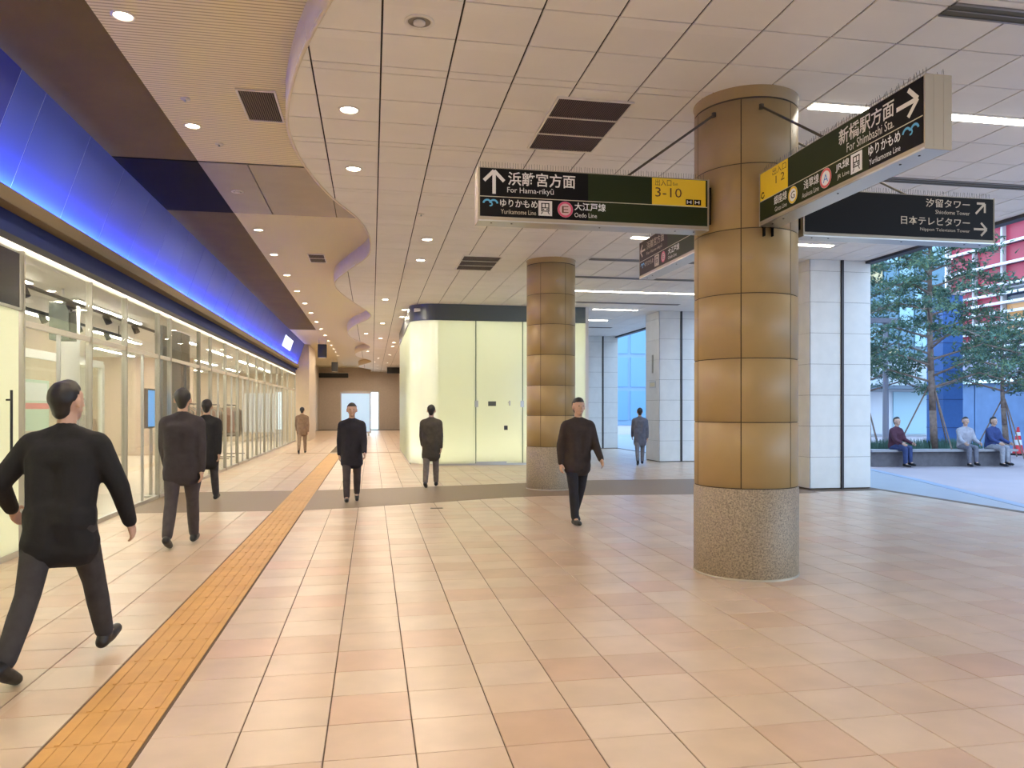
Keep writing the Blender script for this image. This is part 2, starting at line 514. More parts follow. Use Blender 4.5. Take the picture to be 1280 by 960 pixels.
# ------------------------------------------------------------------ round columns
CR = .478
COURSES = [.833, 1.433, 2.015, 2.603, 3.189, 3.774, 4.36]
def column(label, cx, cy, a_off):
    t = thing('round_column', label, 'column', (cx, cy, 0))
    MB().lathe([(CR - .008, 0), (CR - .008, ZC + .02)], n=64).build('core', M_PJ, t, smooth=True)
    MB().lathe([(CR + .004, .0), (CR + .006, .02), (CR + .006, .82), (CR - .006, .829)], n=64).build('granite_base', M_GRAN, t, smooth=True)
    MB().lathe([(CR + .012, .0), (CR + .012, .018), (CR, .02)], n=64).build('base_ring', M_ALU, t, smooth=True)
    MB().lathe([(CR - .004, ZC - .10), (CR, ZC - .098), (CR, ZC - .012), (CR + .010, ZC - .010), (CR + .010, ZC + .005)], n=64).build('top_ring', M_COL, t, smooth=True)
    base = None
    for ci, (z0, z1) in enumerate(zip(COURSES, COURSES[1:])):
        g = .004
        da = .0045 / CR
        me = MB()
        prof = [(CR - .008, z0 + g), (CR, z0 + g + .004), (CR, z1 - g - .004), (CR - .008, z1 - g)]
        me.lathe(prof, n=14, a0=da, a1=PI / 3 - da)
        me = me.mesh('cladding_panel', M_COL, True)
        for k in range(6): link('cladding_panel', me, t, (0, 0, 0), a_off + k * PI / 3)
    return t
C1 = (3.53, 6.78); C2 = (3.47, 14.6)
a_seam = math.atan2(-C1[1], -C1[0]) - math.radians(4.4)
column('cream clad round column with granite base, holding the hanging signs', *C1, a_seam)
column('cream clad round column beside the frosted glass room', *C2, a_seam - .1)

# ------------------------------------------------------------------ facade piers
def pier(label, y0, xl=8.35, ztop=ZC):
    t = thing('wall_pier', label, 'pier', (xl, y0, 0))
    MB().box(.012, 1.30, .012, 1.1, 0, ztop).build('core', M_PJ, t)
    H = .604
    k = 0
    z = 0.02
    while z < ztop - .05:
        z1 = min(z + H, ztop)
        MB().box(0, .66, 0, .02, z + .003, z1 - .003).build('cladding_tile', M_PIER, t)
        MB().box(.72, 1.31, 0, .02, z + .003, z1 - .003).build('cladding_tile', M_PIER, t)
        MB().box(-.008, .012, .0, 1.1, z + .003, z1 - .003).build('cladding_tile', M_PIER, t)
        z += H
    MB().box(.665, .715, -.03, .03, 0, ztop).build('shutter_rail', mat('dark_bronze', (.03, .025, .025), .4, metal=.4), t)
    return t
pier('pale tiled pier with dark shutter rail next to the open plaza side', 13.45)
p2 = pier('pale tiled pier carrying a small wall sign', 21.3)
pier('pale tiled pier farthest along the open side', 29.1)
# small wall sign on second pier
ws_ = thing('wall_notice', 'small framed notice on the pale pier', 'notice', (8.335, 21.8, 2.2))
MB().box(-.012, 0, -.25, .25, .0, .2).build('frame', M_STEEL, ws_)
MB().box(-.014, -.012, -.2, .2, .04, .16).build('sheet', mat('cream_paper', (.7, .62, .4), .6), ws_)
MB().box(-.012, 0, -.05, .05, .45, 1.0).build('plate', mat('grey_notice', (.3, .3, .26), .5), ws_)
# dark edge rail of the ceiling on the plaza side
struct('trim_5', MB().box(9.55, 9.72, -9, 62, ZC - .05, ZC + .03), mat('dark_edge', (.03, .03, .04), .5), 'dark edge rail of the ceiling on the plaza side')

# ------------------------------------------------------------------ ceiling fittings
M_LENS = mat('lamp_lens', (1, .95, .85), .4, emit=(1, .86, .66), estr=30)
M_RING = mat('lamp_ring', (.75, .70, .62), .4)
M_OFF = mat('lamp_off', (.25, .22, .2), .3, metal=.5)
def downlight(x, y, z, label, group, on=True, r=.085):
    t = thing('downlight', label, 'downlight', (x, y, z), group=group)
    MB().lathe([(r * 1.25, 0), (r * 1.25, -.008), (r, -.012), (r * .95, -.002)], n=24).build('trim_ring', M_RING, t, smooth=True)
    MB().lathe([(.0001, -.003), (r * .95, -.003)], n=24).build('lens', M_LENS if on else M_OFF, t)
    if on:
        ld = bpy.data.lights.get('downlight_lamp')
        if not ld:
            ld = bpy.data.lights.new('downlight_lamp', 'AREA')
            ld.shape = 'DISK'; ld.size = .15; ld.energy = LAMP_W; ld.color = LAMP_COL; ld.spread = math.radians(172)
        lo = bpy.data.objects.new('lamp', ld); COL.objects.link(lo); lo.parent = t; lo.location = (0, 0, -.014)
    else:
        MB().lathe([(r * .5, -.004), (r * .5, -.02), (.0001, -.02)], n=20).build('bulb', M_RING, t, smooth=True)
    return t
for y in (-3, -.6, 1.8, 4.25, 6.68, 9.13, 14.2, 16.4, 18.85, 21.35, 23.75, 26.1, 28.7, 31.2, 33.8, 36.5, 38.9, 41.3, 43.6, 46.2, 48.9, 51.4, 54, 56.5):  # nearest positions are out of view, added to light the near floor
    downlight(-2.0, y, ZS, 'round warm downlight in the row along the ribbed soffit', 'soffit downlights', r=.075)
downlight(-1.95, 11.75, ZS - .006, 'unlit downlight in the brown steel soffit strip', None, on=False, r=.07)
for x, y in ((-.22, 7.56), (-.22, 9.4), (.93, 13.07), (.93, 14.9), (.35, 20.4), (.93, 22.4), (.93, 24.15), (.35, 26.05), (-.22, 29.7), (.93, 33.4), (.93, 35.5), (-.22, 38.7), (.35, 31.5), (.93, 41), (.35, 44), (.93, 48), (.15, 47), (.35, 51), (.35, 54.5), (.35, 57.5),
             (.35, .5), (.35, -1.8), (.93, 2.6), (.5, 3.9), (.93, -5)):  # these positions are out of view, lamps added for light near the viewpoint
    downlight(x, y, ZC, 'round warm downlight set in the white panelled ceiling', 'panel ceiling downlights')
downlight(.35, 5.75, ZC, 'unlit round downlight in the white panelled ceiling', None, on=False, r=.09)

M_STRIP = mat('fluorescent_tube', (1, 1, 1), .4, emit=(1, .93, .80), estr=STRIP_E)
def strip_light(x0, x1, y, where):
    t = thing('strip_light', 'recessed fluorescent strip light ' + where, 'strip light', (x0, y, ZC), group='ceiling strip lights')
    MB().box(0, x1 - x0, -.085, .085, -.004, 0).build('housing', M_RING, t)
    MB().box(.03, x1 - x0 - .03, -.06, .06, -.010, -.004).build('diffuser', M_STRIP, t)
for y, x0, x1, wh in ((6.66, 4.12, 8.1, 'directly beside the signed column, above the Shimbashi sign'), (12.3, 4.3, 8.1, 'just before the pier at the plaza side'), (18.05, 4.5, 8.1, 'beyond the second round column'), (21.3, 6.3, 7.7, 'above the pier with the wall notice'), (23.9, 6.3, 7.6, 'beyond the pier with the wall notice'), (.95, 4.1, 8.1, 'added out of view behind the viewpoint for light'), (-4.8, 4.1, 8.1, 'added out of view at the back wall for light'), (29.8, 6.3, 8, 'by the farthest pier')):  # strips behind the viewpoint are unseen, added for their light
    strip_light(x0, x1, y, wh)
M_SLOT = mat('olive_slot', (.10, .09, .06), .6)
for y, x0, x1, wh in ((4.87, 4.12, 8.5, 'in the ceiling ahead of the Shimbashi sign end'), (8.6, 6.35, 8.5, 'in the ceiling above the tower sign'), (10.6, 4.2, 8.4, 'in the ceiling beyond the tower sign'), (14.2, 4.15, 8.4, 'in the ceiling beside the second round column'), (16.15, 4.3, 8.4, 'in the ceiling between second column and its strip light'), (19.95, 4.5, 8.4, 'in the ceiling before the frosted glass room'), (26, 6.3, 8.4, 'in the ceiling beside the frosted glass room')):
    t = thing('slot_diffuser', 'dark narrow air slot ' + wh, 'air slot', (x0, y, ZC), group='ceiling air slots')
    MB().box(0, x1 - x0, -.09, -.07, -.012, 0).box(0, x1 - x0, .07, .09, -.012, 0).build('frame', M_OFF, t)
    MB().box(0, x1 - x0, -.07, .07, -.004, 0).build('recess', M_SLOT, t)
    MB().box(0, x1 - x0, -.006, .006, -.011, -.003).build('blade', M_OFF, t)

M_GRILL = mat('maroon_grille', (.16, .10, .10), .5, metal=.2)
M_GRILLD = mat('maroon_dark', (.022, .014, .014), .7)
def grille(label, x0, x1, y0, y1, z, nx, sections, fm=M_RING, gm=M_GRILL):
    t = thing('ceiling_grille', label, 'vent', (x0, y0, z))
    W, L = x1 - x0, y1 - y0
    MB().box(0, W, 0, L, -.006, .0).build('backing', M_GRILLD, t)
    MB().box(-.02, 0, -.02, L + .02, -.018, 0).box(W, W + .02, -.02, L + .02, -.018, 0).box(0, W, -.02, 0, -.018, 0).box(0, W, L, L + .02, -.018, 0).build('frame', fm, t)
    for k in range(1, sections):
        MB().box(0, W, L * k / sections - .012, L * k / sections + .012, -.017, -.004).build('cross_bar', fm, t)
    me = MB().box(-.003, .003, .005, L - .005, -.014, -.005).mesh('slat', gm)
    for k in range(1, nx): link('slat', me, t, (W * k / nx, 0, 0))
    return t
grille('large maroon ceiling grille in three sections near the signed column', 1.72, 2.43, 6.90, 8.28, ZC, 36, 3)
grille('large maroon ceiling grille before the frosted glass room', 1.72, 2.43, 14.3, 15.72, ZC, 36, 3)
grille('small square grille in the ribbed soffit ahead of the steel strip', -1.33, -.98, 8.0, 8.8, ZS, 16, 1, gm=mat('tan_grille', (.2, .15, .1), .5))
grille('small square grille in the ribbed soffit beyond the steel strip', -1.30, -.99, 16.2, 17.05, ZS, 14, 2, gm=mat('tan_grille'))
# small ceiling sensors
for x, y, z, nm in ((-1.9, 8.35, ZS, 'soffit before the steel strip'), (-1.82, 9.7, ZS, 'soffit edge of the steel strip'), (.72, 11.4, ZC, 'white panelled ceiling')):
    t = thing('sprinkler', 'small round sprinkler head in the ' + nm, 'sprinkler', (x, y, z))
    MB().lathe([(.05, 0), (.05, -.008), (.02, -.012), (.0001, -.012)], n=18).build('rose', M_RING, t, smooth=True)
    MB().tube((0, 0, -.01), (0, 0, -.035), .01).build('nozzle', M_STEEL, t)
for x, y, z, wh in ((-2.25, 36.0, 4.55, 'level with the end of the blue fascia'), (-2.35, 50.0, 4.6, 'near the far end wall')):
    t = thing('hanging_sign', 'small black box sign hung from the soffit ' + wh, 'hanging sign', (x, y, z), group='far hanging box signs')
    MB().box(-.2, .2, -.1, .1, -.6, 0).build('case', M_BLACK, t)
    MB().box(-.16, .16, -.06, .06, -.63, -.6).build('underside', M_WHITE, t)
    MB().tube((-.15, 0, 0), (-.15, 0, ZS - z), .012).tube((.15, 0, 0), (.15, 0, ZS - z), .012).build('hanger', M_STEEL, t)
t = thing('header_sign', 'long black header sign on the far end wall', 'sign', (-3.1, 59.9, 4.0))
MB().box(-1, 1.3, -.1, .1, 0, .35).build('board', M_BLACK, t)
MB().box(-1.02, 1.32, -.11, .1, .35, .38).build('top_trim', M_STEEL, t)
t = thing('header_sign', 'short black header sign beside the frosted glass room, far away', 'sign', (1.6, 52, 4.0))
MB().box(-.6, .5, -.1, .1, 0, .4).build('board', M_BLACK, t)
MB().box(-.62, .52, -.11, .1, .4, .43).build('top_trim', M_STEEL, t)
# far lit doorway in the end wall
d1 = tag(MB().box(-2.2, -2.08, 60.0, 60.15, 0, 3.0).box(.48, .6, 60.0, 60.15, 0, 3.0).box(-2.2, .6, 60, 60.15, 2.88, 3.0).box(-.86, -.74, 60, 60.15, 0, 2.9).build('door_1', M_STEEL), 'steel framed glass doors at the far end', kind='structure')
MB().box(-2.08, -.86, 60.05, 60.07, 0, 2.88).build('pane', M_GLASS, d1)
MB().box(-.74, .48, 60.05, 60.07, 0, 2.88).build('pane', M_GLASS, d1)
t = thing('light_board', 'pale blue backlit board near the far doors', 'light board', (-.95, 46.0, 0))
MB().box(-.9, .9, -.08, .08, .15, 2.6).build('case', M_STEEL, t)
MB().box(-.82, .82, -.09, -.08, .25, 2.5).build('panel', mat('blue_backlit', (.5, .7, .9), .4, emit=(.35, .62, 1.0), estr=.55), t)
MB().box(-.8, -.7, -.2, .2, 0, .15).box(.7, .8, -.2, .2, 0, .15).build('foot', M_STEEL, t)

# ------------------------------------------------------------------ print helpers
PENDING = []
def flat_text(s, x0, x1, z0, z1, m, parent, y=-.0035, name='lettering', bold=0):
    c = bpy.data.curves.new(name, 'FONT'); c.body = s
    c.resolution_u = 2
    if bold: c.offset = bold
    o = bpy.data.objects.new(name, c); COL.objects.link(o)
    PENDING.append((o, 'text', (x0, x1, z0, z1, y), m, parent))
    return o
def rect(parent, name, x0, x1, z0, z1, m, y=-.003, t=.002):
    return MB().box(x0, x1, y, y + t, z0, z1).build(name, m, parent)
def ring_mb(mb, cx, cz, r0, r1, y, n=28, a0=0, a1=2 * PI):
    for k in range(n):
        t0, t1 = a0 + (a1 - a0) * k / n, a0 + (a1 - a0) * (k + 1) / n
        mb.face((cx + r0 * math.cos(t0), y, cz + r0 * math.sin(t0)), (cx + r1 * math.cos(t0), y, cz + r1 * math.sin(t0)), (cx + r1 * math.cos(t1), y, cz + r1 * math.sin(t1)), (cx + r0 * math.cos(t1), y, cz + r0 * math.sin(t1)))
    return mb
def bar2d(mb, x0, z0, x1, z1, w_, y):
    d = Vector((x1 - x0, z1 - z0)).normalized() * (w_ / 2)
    nx, nz = -d.y, d.x
    mb.face((x0 + nx, y, z0 + nz), (x0 - nx, y, z0 - nz), (x1 - nx, y, z1 - nz), (x1 + nx, y, z1 + nz))
    return mb
def arrow(parent, cx, cz, s, ang, m, y=-.0035, w_=None):
    """arrow pointing along ang (0 = right, 90 = up)"""
    w_ = w_ or s * .15
    mb = MB()
    a = math.radians(ang); ca, sa = math.cos(a), math.sin(a)
    def P(u, v): return cx + u * ca - v * sa, cz + u * sa + v * ca
    for (u0, v0, u1, v1, yo) in ((-s / 2, 0, s / 2 - w_ * .5, 0, 0), (s / 2, 0, s * .06, s * .44, -.0002), (s / 2, 0, s * .06, -s * .44, -.0004)):
        bar2d(mb, *P(u0, v0), *P(u1, v1), w_, y + yo)
    return mb.build('arrow', m, parent)
M_TXT = mat('sign_white', (.72, .70, .66), .5)
M_TXTB = mat('sign_bright_white', (.82, .84, .85), .5)
M_TXTD = mat('sign_beige', (.55, .47, .36), .5)
M_SGREEN = mat('sign_green', (.022, .032, .010), .45, spec=.15)
M_SBLACK = mat('sign_black', (.006, .005, .005), .45, spec=.15)
M_YEL = mat('sign_yellow', (.86, .60, .02), .4)
M_GULL = mat('sign_sky_blue', (.10, .42, .70), .4)
M_MAG = mat('sign_magenta', (.62, .07, .16), .4)
M_SBROWN = mat('sign_brown_ink', (.10, .04, .01), .5)
M_BLUEINK = mat('sign_blue_ink', (.05, .25, .65), .5)
M_REDINK = mat('sign_red_ink', (.70, .12, .12), .5)

def sign_case(label, loc, rz, L, split, left_m, right_m, case_m=M_ALU, divider=True):
    """local x along the sign as read, face at y = 0, z up from its underside"""
    T, Hh = .19, .455
    t = thing('hanging_sign', label, 'sign', loc, rz)
    MB().box(0, L, .004, T - .004, .0, Hh).build('case', case_m, t)
    MB().box(.0, L, .0, T, -.012, .0).build('bottom_tray', M_STEEL, t)
    MB().box(-.006, 0, .0, T, -.012, Hh + .004).box(-.0075, -.006, .06, .066, 0, Hh).box(-.0075, -.006, .13, .136, 0, Hh).build('end_cap', case_m, t)
    MB().box(L, L + .006, .0, T, -.012, Hh + .004).box(L + .006, L + .0075, .06, .066, 0, Hh).box(L + .006, L + .0075, .13, .136, 0, Hh).build('end_cap', case_m, t)
    if split > 0: rect(t, 'face_panel', .012, split, .03, Hh - .008, left_m, -.001, .005)
    rect(t, 'face_panel', max(split, .012), L - .012, .03, Hh - .008, right_m, -.001, .005)
    MB().box(.012, L - .012, T - .005, T + .001, .03, Hh - .008).build('back_panel', M_SBLACK, t)
    if divider: rect(t, 'divider_line', .012, L - .012, .198, .204, mat('divider_cream', (.6, .56, .42), .5), -.0032, .002)
    sp = MB()
    k = .02
    while k < L - .02:
        for yy in (.03, .16): sp.tube((k, yy, Hh), (k + random.uniform(-.004, .004), yy + random.uniform(-.012, .012), Hh + .055), .0016, n=3, caps=False)
        k += .024
    tag(sp.build('bird_spikes', mat('spike_steel', (.12, .11, .1), .4, metal=.6), t), kind='stuff')
    for k in (.12, .3, L * .52, L - .3, L - .12):
        MB().lathe([(.008, -.012), (.008, -.016), (.0001, -.017)], cx=k, cy=.06, n=8).build('screw', M_BLACK, t)
    return t
def rod(t, p0, p1, r=.011):
    return MB().tube(p0, p1, r, n=8).tube(Vector(p1) - Vector((0, 0, .02)), Vector(p1) + Vector((0, 0, .02)), r * 2, n=8).build('support_rod', mat('dark_rod', (.10, .085, .065), .4, metal=.6), t)
def gull(t, x0, x1, z0, z1):
    mb = MB(); h_ = z1 - z0; w_ = x1 - x0
    r = min(h_ * .62, w_ * .3)
    ring_mb(mb, x0 + r, z0 + h_ * .3, r * .62, r, -.0036, 14, math.radians(20), math.radians(170))
    ring_mb(mb, x1 - r, z0 + h_ * .3, r * .62, r, -.0038, 14, math.radians(10), math.radians(165))
    ring_mb(mb, (x0 + x1) / 2, z0 + h_ * .28, r * .2, r * .48, -.0040, 14, math.radians(-120), math.radians(120))
    return mb.build('gull_mark', M_GULL, t)
def train_icon(t, x0, x1, z0, z1, bg, fg):
    w_, h_ = x1 - x0, z1 - z0
    rect(t, 'train_icon', x0, x1, z0, z1, bg, -.0036, .002)
    mb = MB(); y = -.0039
    def R(a, b, c, d, yo=0): mb.face((x0 + a * w_, y + yo, z0 + c * h_), (x0 + b * w_, y + yo, z0 + c * h_), (x0 + b * w_, y + yo, z0 + d * h_), (x0 + a * w_, y + yo, z0 + d * h_))
    R(.2, .8, .28, .34); R(.2, .28, .34, .86); R(.72, .8, .34, .86); R(.28, .72, .8, .86); R(.28, .72, .5, .56); R(.47, .53, .56, .8)
    R(.3, .42, .38, .46); R(.58, .7, .38, .46)
    bar2d(mb, x0 + .3 * w_, z0 + .26 * h_, x0 + .2 * w_, z0 + .1 * h_, .06 * w_, y - .0001)
    bar2d(mb, x0 + .7 * w_, z0 + .26 * h_, x0 + .8 * w_, z0 + .1 * h_, .06 * w_, y - .0001)
    mb.build('train_drawing', fg, t)
def line_badge(t, cx, cz, r, ring_m, letter, letter_m, fill=M_TXTB):
    mb = MB(); ring_mb(mb, cx, cz, .0001, r, -.0036); mb.build('badge_disc', fill, t)
    mb = MB(); ring_mb(mb, cx, cz, r * .74, r * .98, -.0039); mb.build('badge_ring', ring_m, t)
    flat_text(letter, cx - r * .42, cx + r * .42, cz - r * .42, cz + r * .42, letter_m, t, -.0041)

ZB = 3.195
# sign A: along the hall's cross direction, hung left of the column
XA, YA = .905, 6.60
A = sign_case('long black and green overhead sign pointing straight ahead to Hama-rikyu', (XA, YA - .095, ZB), 0, 2.12, .98, M_SBLACK, M_SGREEN)
def ax(px): return at_y(px, 245, YA - .095).x - XA
arrow(A, (ax(604) + ax(631)) / 2, .325, .20, 90, M_TXT)
flat_text('浜離宮方面', ax(635), ax(719), .305, .425, M_TXT, A, bold=.012)
flat_text('For Hama-rikyū', ax(634), ax(692), .228, .292, M_TXT, A)
gull(A, ax(603), ax(623), .115, .185)
flat_text('ゆりかもめ', ax(625), ax(672), .115, .182, M_TXT, A, bold=.01)
flat_text('Yurikamome Line', ax(626), ax(670), .055, .095, M_TXTD, A)
train_icon(A, ax(673), ax(690), .055, .185, M_TXT, M_SBLACK)
line_badge(A, ax(706.5), .118, .07, M_MAG, 'E', M_SBROWN, fill=mat('badge_pink', (.62, .42, .42), .5))
flat_text('大江戸線', ax(718), ax(757), .115, .185, M_TXTB, A, bold=.012)
flat_text('Oedo Line', ax(718), ax(746), .055, .095, M_TXT, A)
rect(A, 'exit_panel', ax(815), 2.09, .204, .444, M_YEL, -.003, .002)
flat_text('出入口', ax(819), ax(839), .375, .435, M_SBROWN, A)
flat_text('Exit', ax(841), ax(847), .385, .41, M_SBROWN, A)
flat_text('3-10', ax(819), ax(852), .275, .36, M_SBROWN, A)
rect(A, 'symbol_plate', ax(857), ax(866), .215, .265, M_SBLACK, -.005, .002)
rect(A, 'symbol_plate', ax(867), ax(876), .215, .265, M_SBLACK, -.005, .002)
for q0, q1 in ((857, 866), (867, 876)):
    mb = MB(); xm = (ax(q0) + ax(q1)) / 2
    bar2d(mb, xm - .02, .225, xm - .02, .255, .008, -.0054); bar2d(mb, xm + .015, .225, xm + .015, .255, .008, -.0054); bar2d(mb, xm - .024, .24, xm + .02, .24, .007, -.0056)
    mb.build('symbol_mark', M_TXTB, A)
rod(A, (1.35, .095, .455), (C1[0] - XA - .43, .05, 1.07))
MB().box(2.12, C1[0] - CR - XA + .02, .05, .14, .06, .40).build('wall_bracket', M_BLKMETAL, A)

# sign B: runs toward the viewer from the column
XB = 3.40
B = sign_case('dark green overhead sign pointing right to Shimbashi station, with a plain end cap', (XB, 6.27, ZB), -PI / 2, 2.06, 1.52, M_SGREEN, M_SBLACK)
def bx_(px): return 6.27 - at_x(px, 200, XB).y
arrow(B, (bx_(1121) + bx_(1148)) / 2, .325, .20, 0, M_TXT)
flat_text('新橋駅方面', bx_(1049), bx_(1118), .30, .42, M_TXT, B, bold=.012)
flat_text('For Shimbashi Sta.', bx_(1059), bx_(1118), .225, .29, M_TXT, B)
gull(B, bx_(1128), bx_(1150), .115, .185)
flat_text('ゆりかもめ', bx_(1086), bx_(1126), .11, .185, M_TXTB, B, bold=.012)
flat_text('Yurikamome Line', bx_(1087), bx_(1126), .05, .09, M_TXTB, B)
train_icon(B, bx_(1064), bx_(1078), .048, .188, M_TXTB, M_SBLACK)
flat_text('JR線', bx_(1045), bx_(1062), .115, .185, M_TXTB, B, bold=.012)
flat_text('JR Line', bx_(1047), bx_(1062), .055, .095, M_TXT, B)
line_badge(B, bx_(1032.5), .118, .075, M_REDINK, 'A', M_BLUEINK)
flat_text('浅草線', bx_(1005), bx_(1024), .11, .185, M_TXTB, B, bold=.012)
flat_text('Asakusa Line', bx_(1003), bx_(1024), .05, .09, M_TXT, B)
line_badge(B, bx_(991.5), .118, .07, M_YEL, 'G', M_SBLACK)
flat_text('銀座線', bx_(968), bx_(984), .11, .185, M_TXTB, B, bold=.012)
flat_text('Ginza Line', bx_(969), bx_(984), .05, .09, M_TXT, B)
rect(B, 'exit_panel', .02, bx_(985), .204, .444, M_YEL, -.003, .002)
flat_text('出入口', bx_(966), bx_(983), .37, .43, M_SBROWN, B)
flat_text('1 2', bx_(970), bx_(981), .29, .355, M_SBROWN, B)
mb = MB(); ring_mb(mb, .07, .245, .018, .03, -.0054, 16, .6, 2 * PI); mb.build('symbol_mark', M_SBLACK, B)
rod(B, (.9, .095, .455), (-.02, .03, 1.07))
MB().box(-.16, 0.0, .05, .06, -.09, .47).box(-.16, 0.0, .13, .14, -.09, .47).build('wall_bracket', M_BLKMETAL, B)

# sign C: right of the column
XC, YC = 4.15, 6.88
Csg = sign_case('black overhead sign with two right arrows naming tower buildings', (XC, YC - .095, ZB + .065), 0, 2.14, 0, M_SBLACK, M_SBLACK, divider=False)
def cx_(px): return at_y(px, 275, YC - .095).x - XC
flat_text('汐留タワー', cx_(1157), cx_(1212), .335, .42, M_TXTD, Csg, bold=.01)
flat_text('Shiodome Tower', cx_(1169), cx_(1212), .27, .31, M_TXTD, Csg)
flat_text('日本テレビタワー', cx_(1126), cx_(1212), .15, .235, M_TXTD, Csg, bold=.01)
flat_text('Nippon Television Tower', cx_(1150), cx_(1212), .085, .125, M_TXTD, Csg)
arrow(Csg, cx_(1225), .345, .15, 45, M_TXTD)
arrow(Csg, cx_(1225), .135, .15, 0, M_TXTD)
rod(Csg, (1.25, .095, .455), (-.19, .1, 1.0))
MB().box(C1[0] + CR - XC - .02, 0, .05, .14, .06, .40).build('wall_bracket', M_BLKMETAL, Csg)
# sign D: behind the column
D = sign_case('dark overhead sign with a left arrow running back behind the column', (XB, 9.36, ZB + .05), -PI / 2, 2.05, .95, mat('sign_deep_brown', (.025, .012, .008), .45, spec=.15), M_SGREEN)
arrow(D, .13, .33, .17, 180, M_TXTD)
flat_text('浜離宮方面', .27, .84, .31, .41, M_TXTD, D)
flat_text('For Hama-rikyū', .27, .78, .235, .285, M_TXTD, D)
gull(D, .05, .19, .11, .18)
flat_text('ゆりかもめ', .2, .5, .11, .175, M_TXTD, D)
train_icon(D, .54, .68, .05, .185, M_TXTD, M_SBLACK)
line_badge(D, .82, .118, .065, M_MAG, 'E', M_SBROWN, fill=mat('badge_pink'))
flat_text('大江戸線', .97, 1.3, .11, .185, M_TXTB, D, bold=.012)
flat_text('Oedo Line', .97, 1.22, .055, .095, M_TXT, D)
rod(D, (1.1, .095, .455), (2.1, .03, 1.02))
MB().box(2.05, 2.14, .05, .14, .06, .40).build('wall_bracket', M_BLKMETAL, D)

# ------------------------------------------------------------------ lit frosted glass room
BX0, BX1, BY0, BY1, BR, BZ = 1.05, 6.0, 21.0, 29.5, .75, 4.02
rm = thing('glass_room', 'frosted glass room glowing pale green with a rounded corner', 'glass room', (0, 0, 0))
def corner(n0, n1, N, r=BR, o=0):
    return [(BX0 + BR - (r + o) * math.sin(a), BY0 + BR - (r + o) * math.cos(a)) for a in [PI / 2 * (n0 + (n1 - n0) * k / N) for k in range(N + 1)]]
# top band
tb = MB(); pl = [(BX1, BY0 - .02)] + corner(0, 1, 14, BR, .02) + [(BX0 - .02, BY1)]
for (a, b), (c, d) in zip(pl, pl[1:]):
    tb.face((a, b, BZ), (c, d, BZ), (c, d, ZC), (a, b, ZC)); tb.face((a, b + .0, BZ), (a + .05, b + .06, BZ), (c + .05, d + .06, BZ), (c, d, BZ))
tb.build('top_band', mat('slate_metal', (.11, .13, .125), .35, metal=.5), rm)
gp = [('glass_panel', BX0 + BR, 2.83), ('door', 2.86, 4.16), ('glass_panel', 4.19, 6.0)]
for nm, a, b in gp:
    o = MB().box(a, b, BY0, BY0 + .012, .05, BZ).build(nm, M_FROST, rm)
    if nm == 'door':
        for zz in (.55, 1.62, 3.4):
            pass
        MB().box(a - .05, a + .05, BY0 - .02, BY0, 1.62, 1.80).build('hinge', M_STEEL, o)
        MB().box(b - .05, b + .05, BY0 - .02, BY0, 1.62, 1.80).build('hinge', M_STEEL, o)
        MB().box(a + .33, a + .55, BY0 - .02, BY0, 1.65, 1.78).build('notice_plate', mat('grey_plate', (.12, .13, .11), .5), o)
        MB().tube((a + .93, BY0 - .05, 1.66), (a + .93, BY0 - .05, 1.80), .025).tube((a + .88, BY0 - .05, 1.75), (a + .93, BY0 - .05, 1.75), .02).build('handle', M_STEEL, o)
        MB().box(a + .78, a + .88, BY0 - .03, BY0, .98, 1.10).build('lock', mat('dark_lock', (.05, .05, .05), .4), o)
        MB().box(a + .0, a + .85, BY0 - .03, BY0 - .001, .02, .10).build('floor_closer', M_STEEL, o)
    if a > BX0 + BR: MB().box(a - .028, a - .004, BY0 - .004, BY0 + .02, .02, BZ).build('glazing_bar', mat('green_edge', (.18, .25, .18), .2), rm)
cs = corner(0, 1, 14)
for k in range(0, 14, 7):
    m_ = MB()
    for (a, b), (c, d) in zip(cs[k:k + 8], cs[k + 1:k + 8]): m_.face((a, b, .05), (a, b, BZ), (c, d, BZ), (c, d, .05))
    m_.build('glass_panel', M_FROST, rm, smooth=True)
for ya, yb in ((BY0 + BR + .01, 24.4), (24.42, 27.0), (27.02, BY1)):
    MB().box(BX0, BX0 + .012, ya, yb, .05, BZ).build('glass_panel', M_FROST, rm)
MB().box(BX0 + BR, BX1, BY0 - .01, BY0 + .03, 0, .05).box(BX0, BX0 + .04, BY0 + BR, BY1, 0, .05).build('sill', M_STEEL, rm)
MB().box(BX1, BX1 + .1, BY0, BY1, 0, ZC).box(BX0, BX1, BY1, BY1 + .1, 0, ZC).box(1.9, BX1, 23.2, 23.3, 0, ZC).build('inner_wall', M_WHITE, rm)
MB().box(BX0 + .1, BX1, BY0 + .15, BY1, ZC - .2, ZC - .12).build('inner_ceiling', M_WHITE, rm)
def tube_lamp(parent, x0, x1, y, z, watts, col, up=False, sizey=.1, along_y=False):
    ld = bpy.data.lights.new('tube_lamp', 'AREA'); ld.shape = 'RECTANGLE'
    ld.size = x1 - x0; ld.size_y = sizey; ld.energy = watts; ld.color = col
    lo = bpy.data.objects.new('tube_lamp', ld); COL.objects.link(lo); lo.parent = parent
    lo.location = ((x0 + x1) / 2, y, z)
    lo.rotation_euler = (PI if up else 0, 0, 0)
    if along_y: lo.rotation_euler = (PI if up else 0, 0, PI / 2); lo.location = (y, (x0 + x1) / 2, z)
    return lo
RC = (1.0, .96, .82)
tube_lamp(rm, 1.9, 5.9, BY0 + .6, ZC - .25, 52, RC)
tube_lamp(rm, 1.5, 5.9, BY0 + .5, .06, 52, RC, up=True)
tube_lamp(rm, 22, 29, BX0 + .45, ZC - .25, 60, RC, along_y=True)

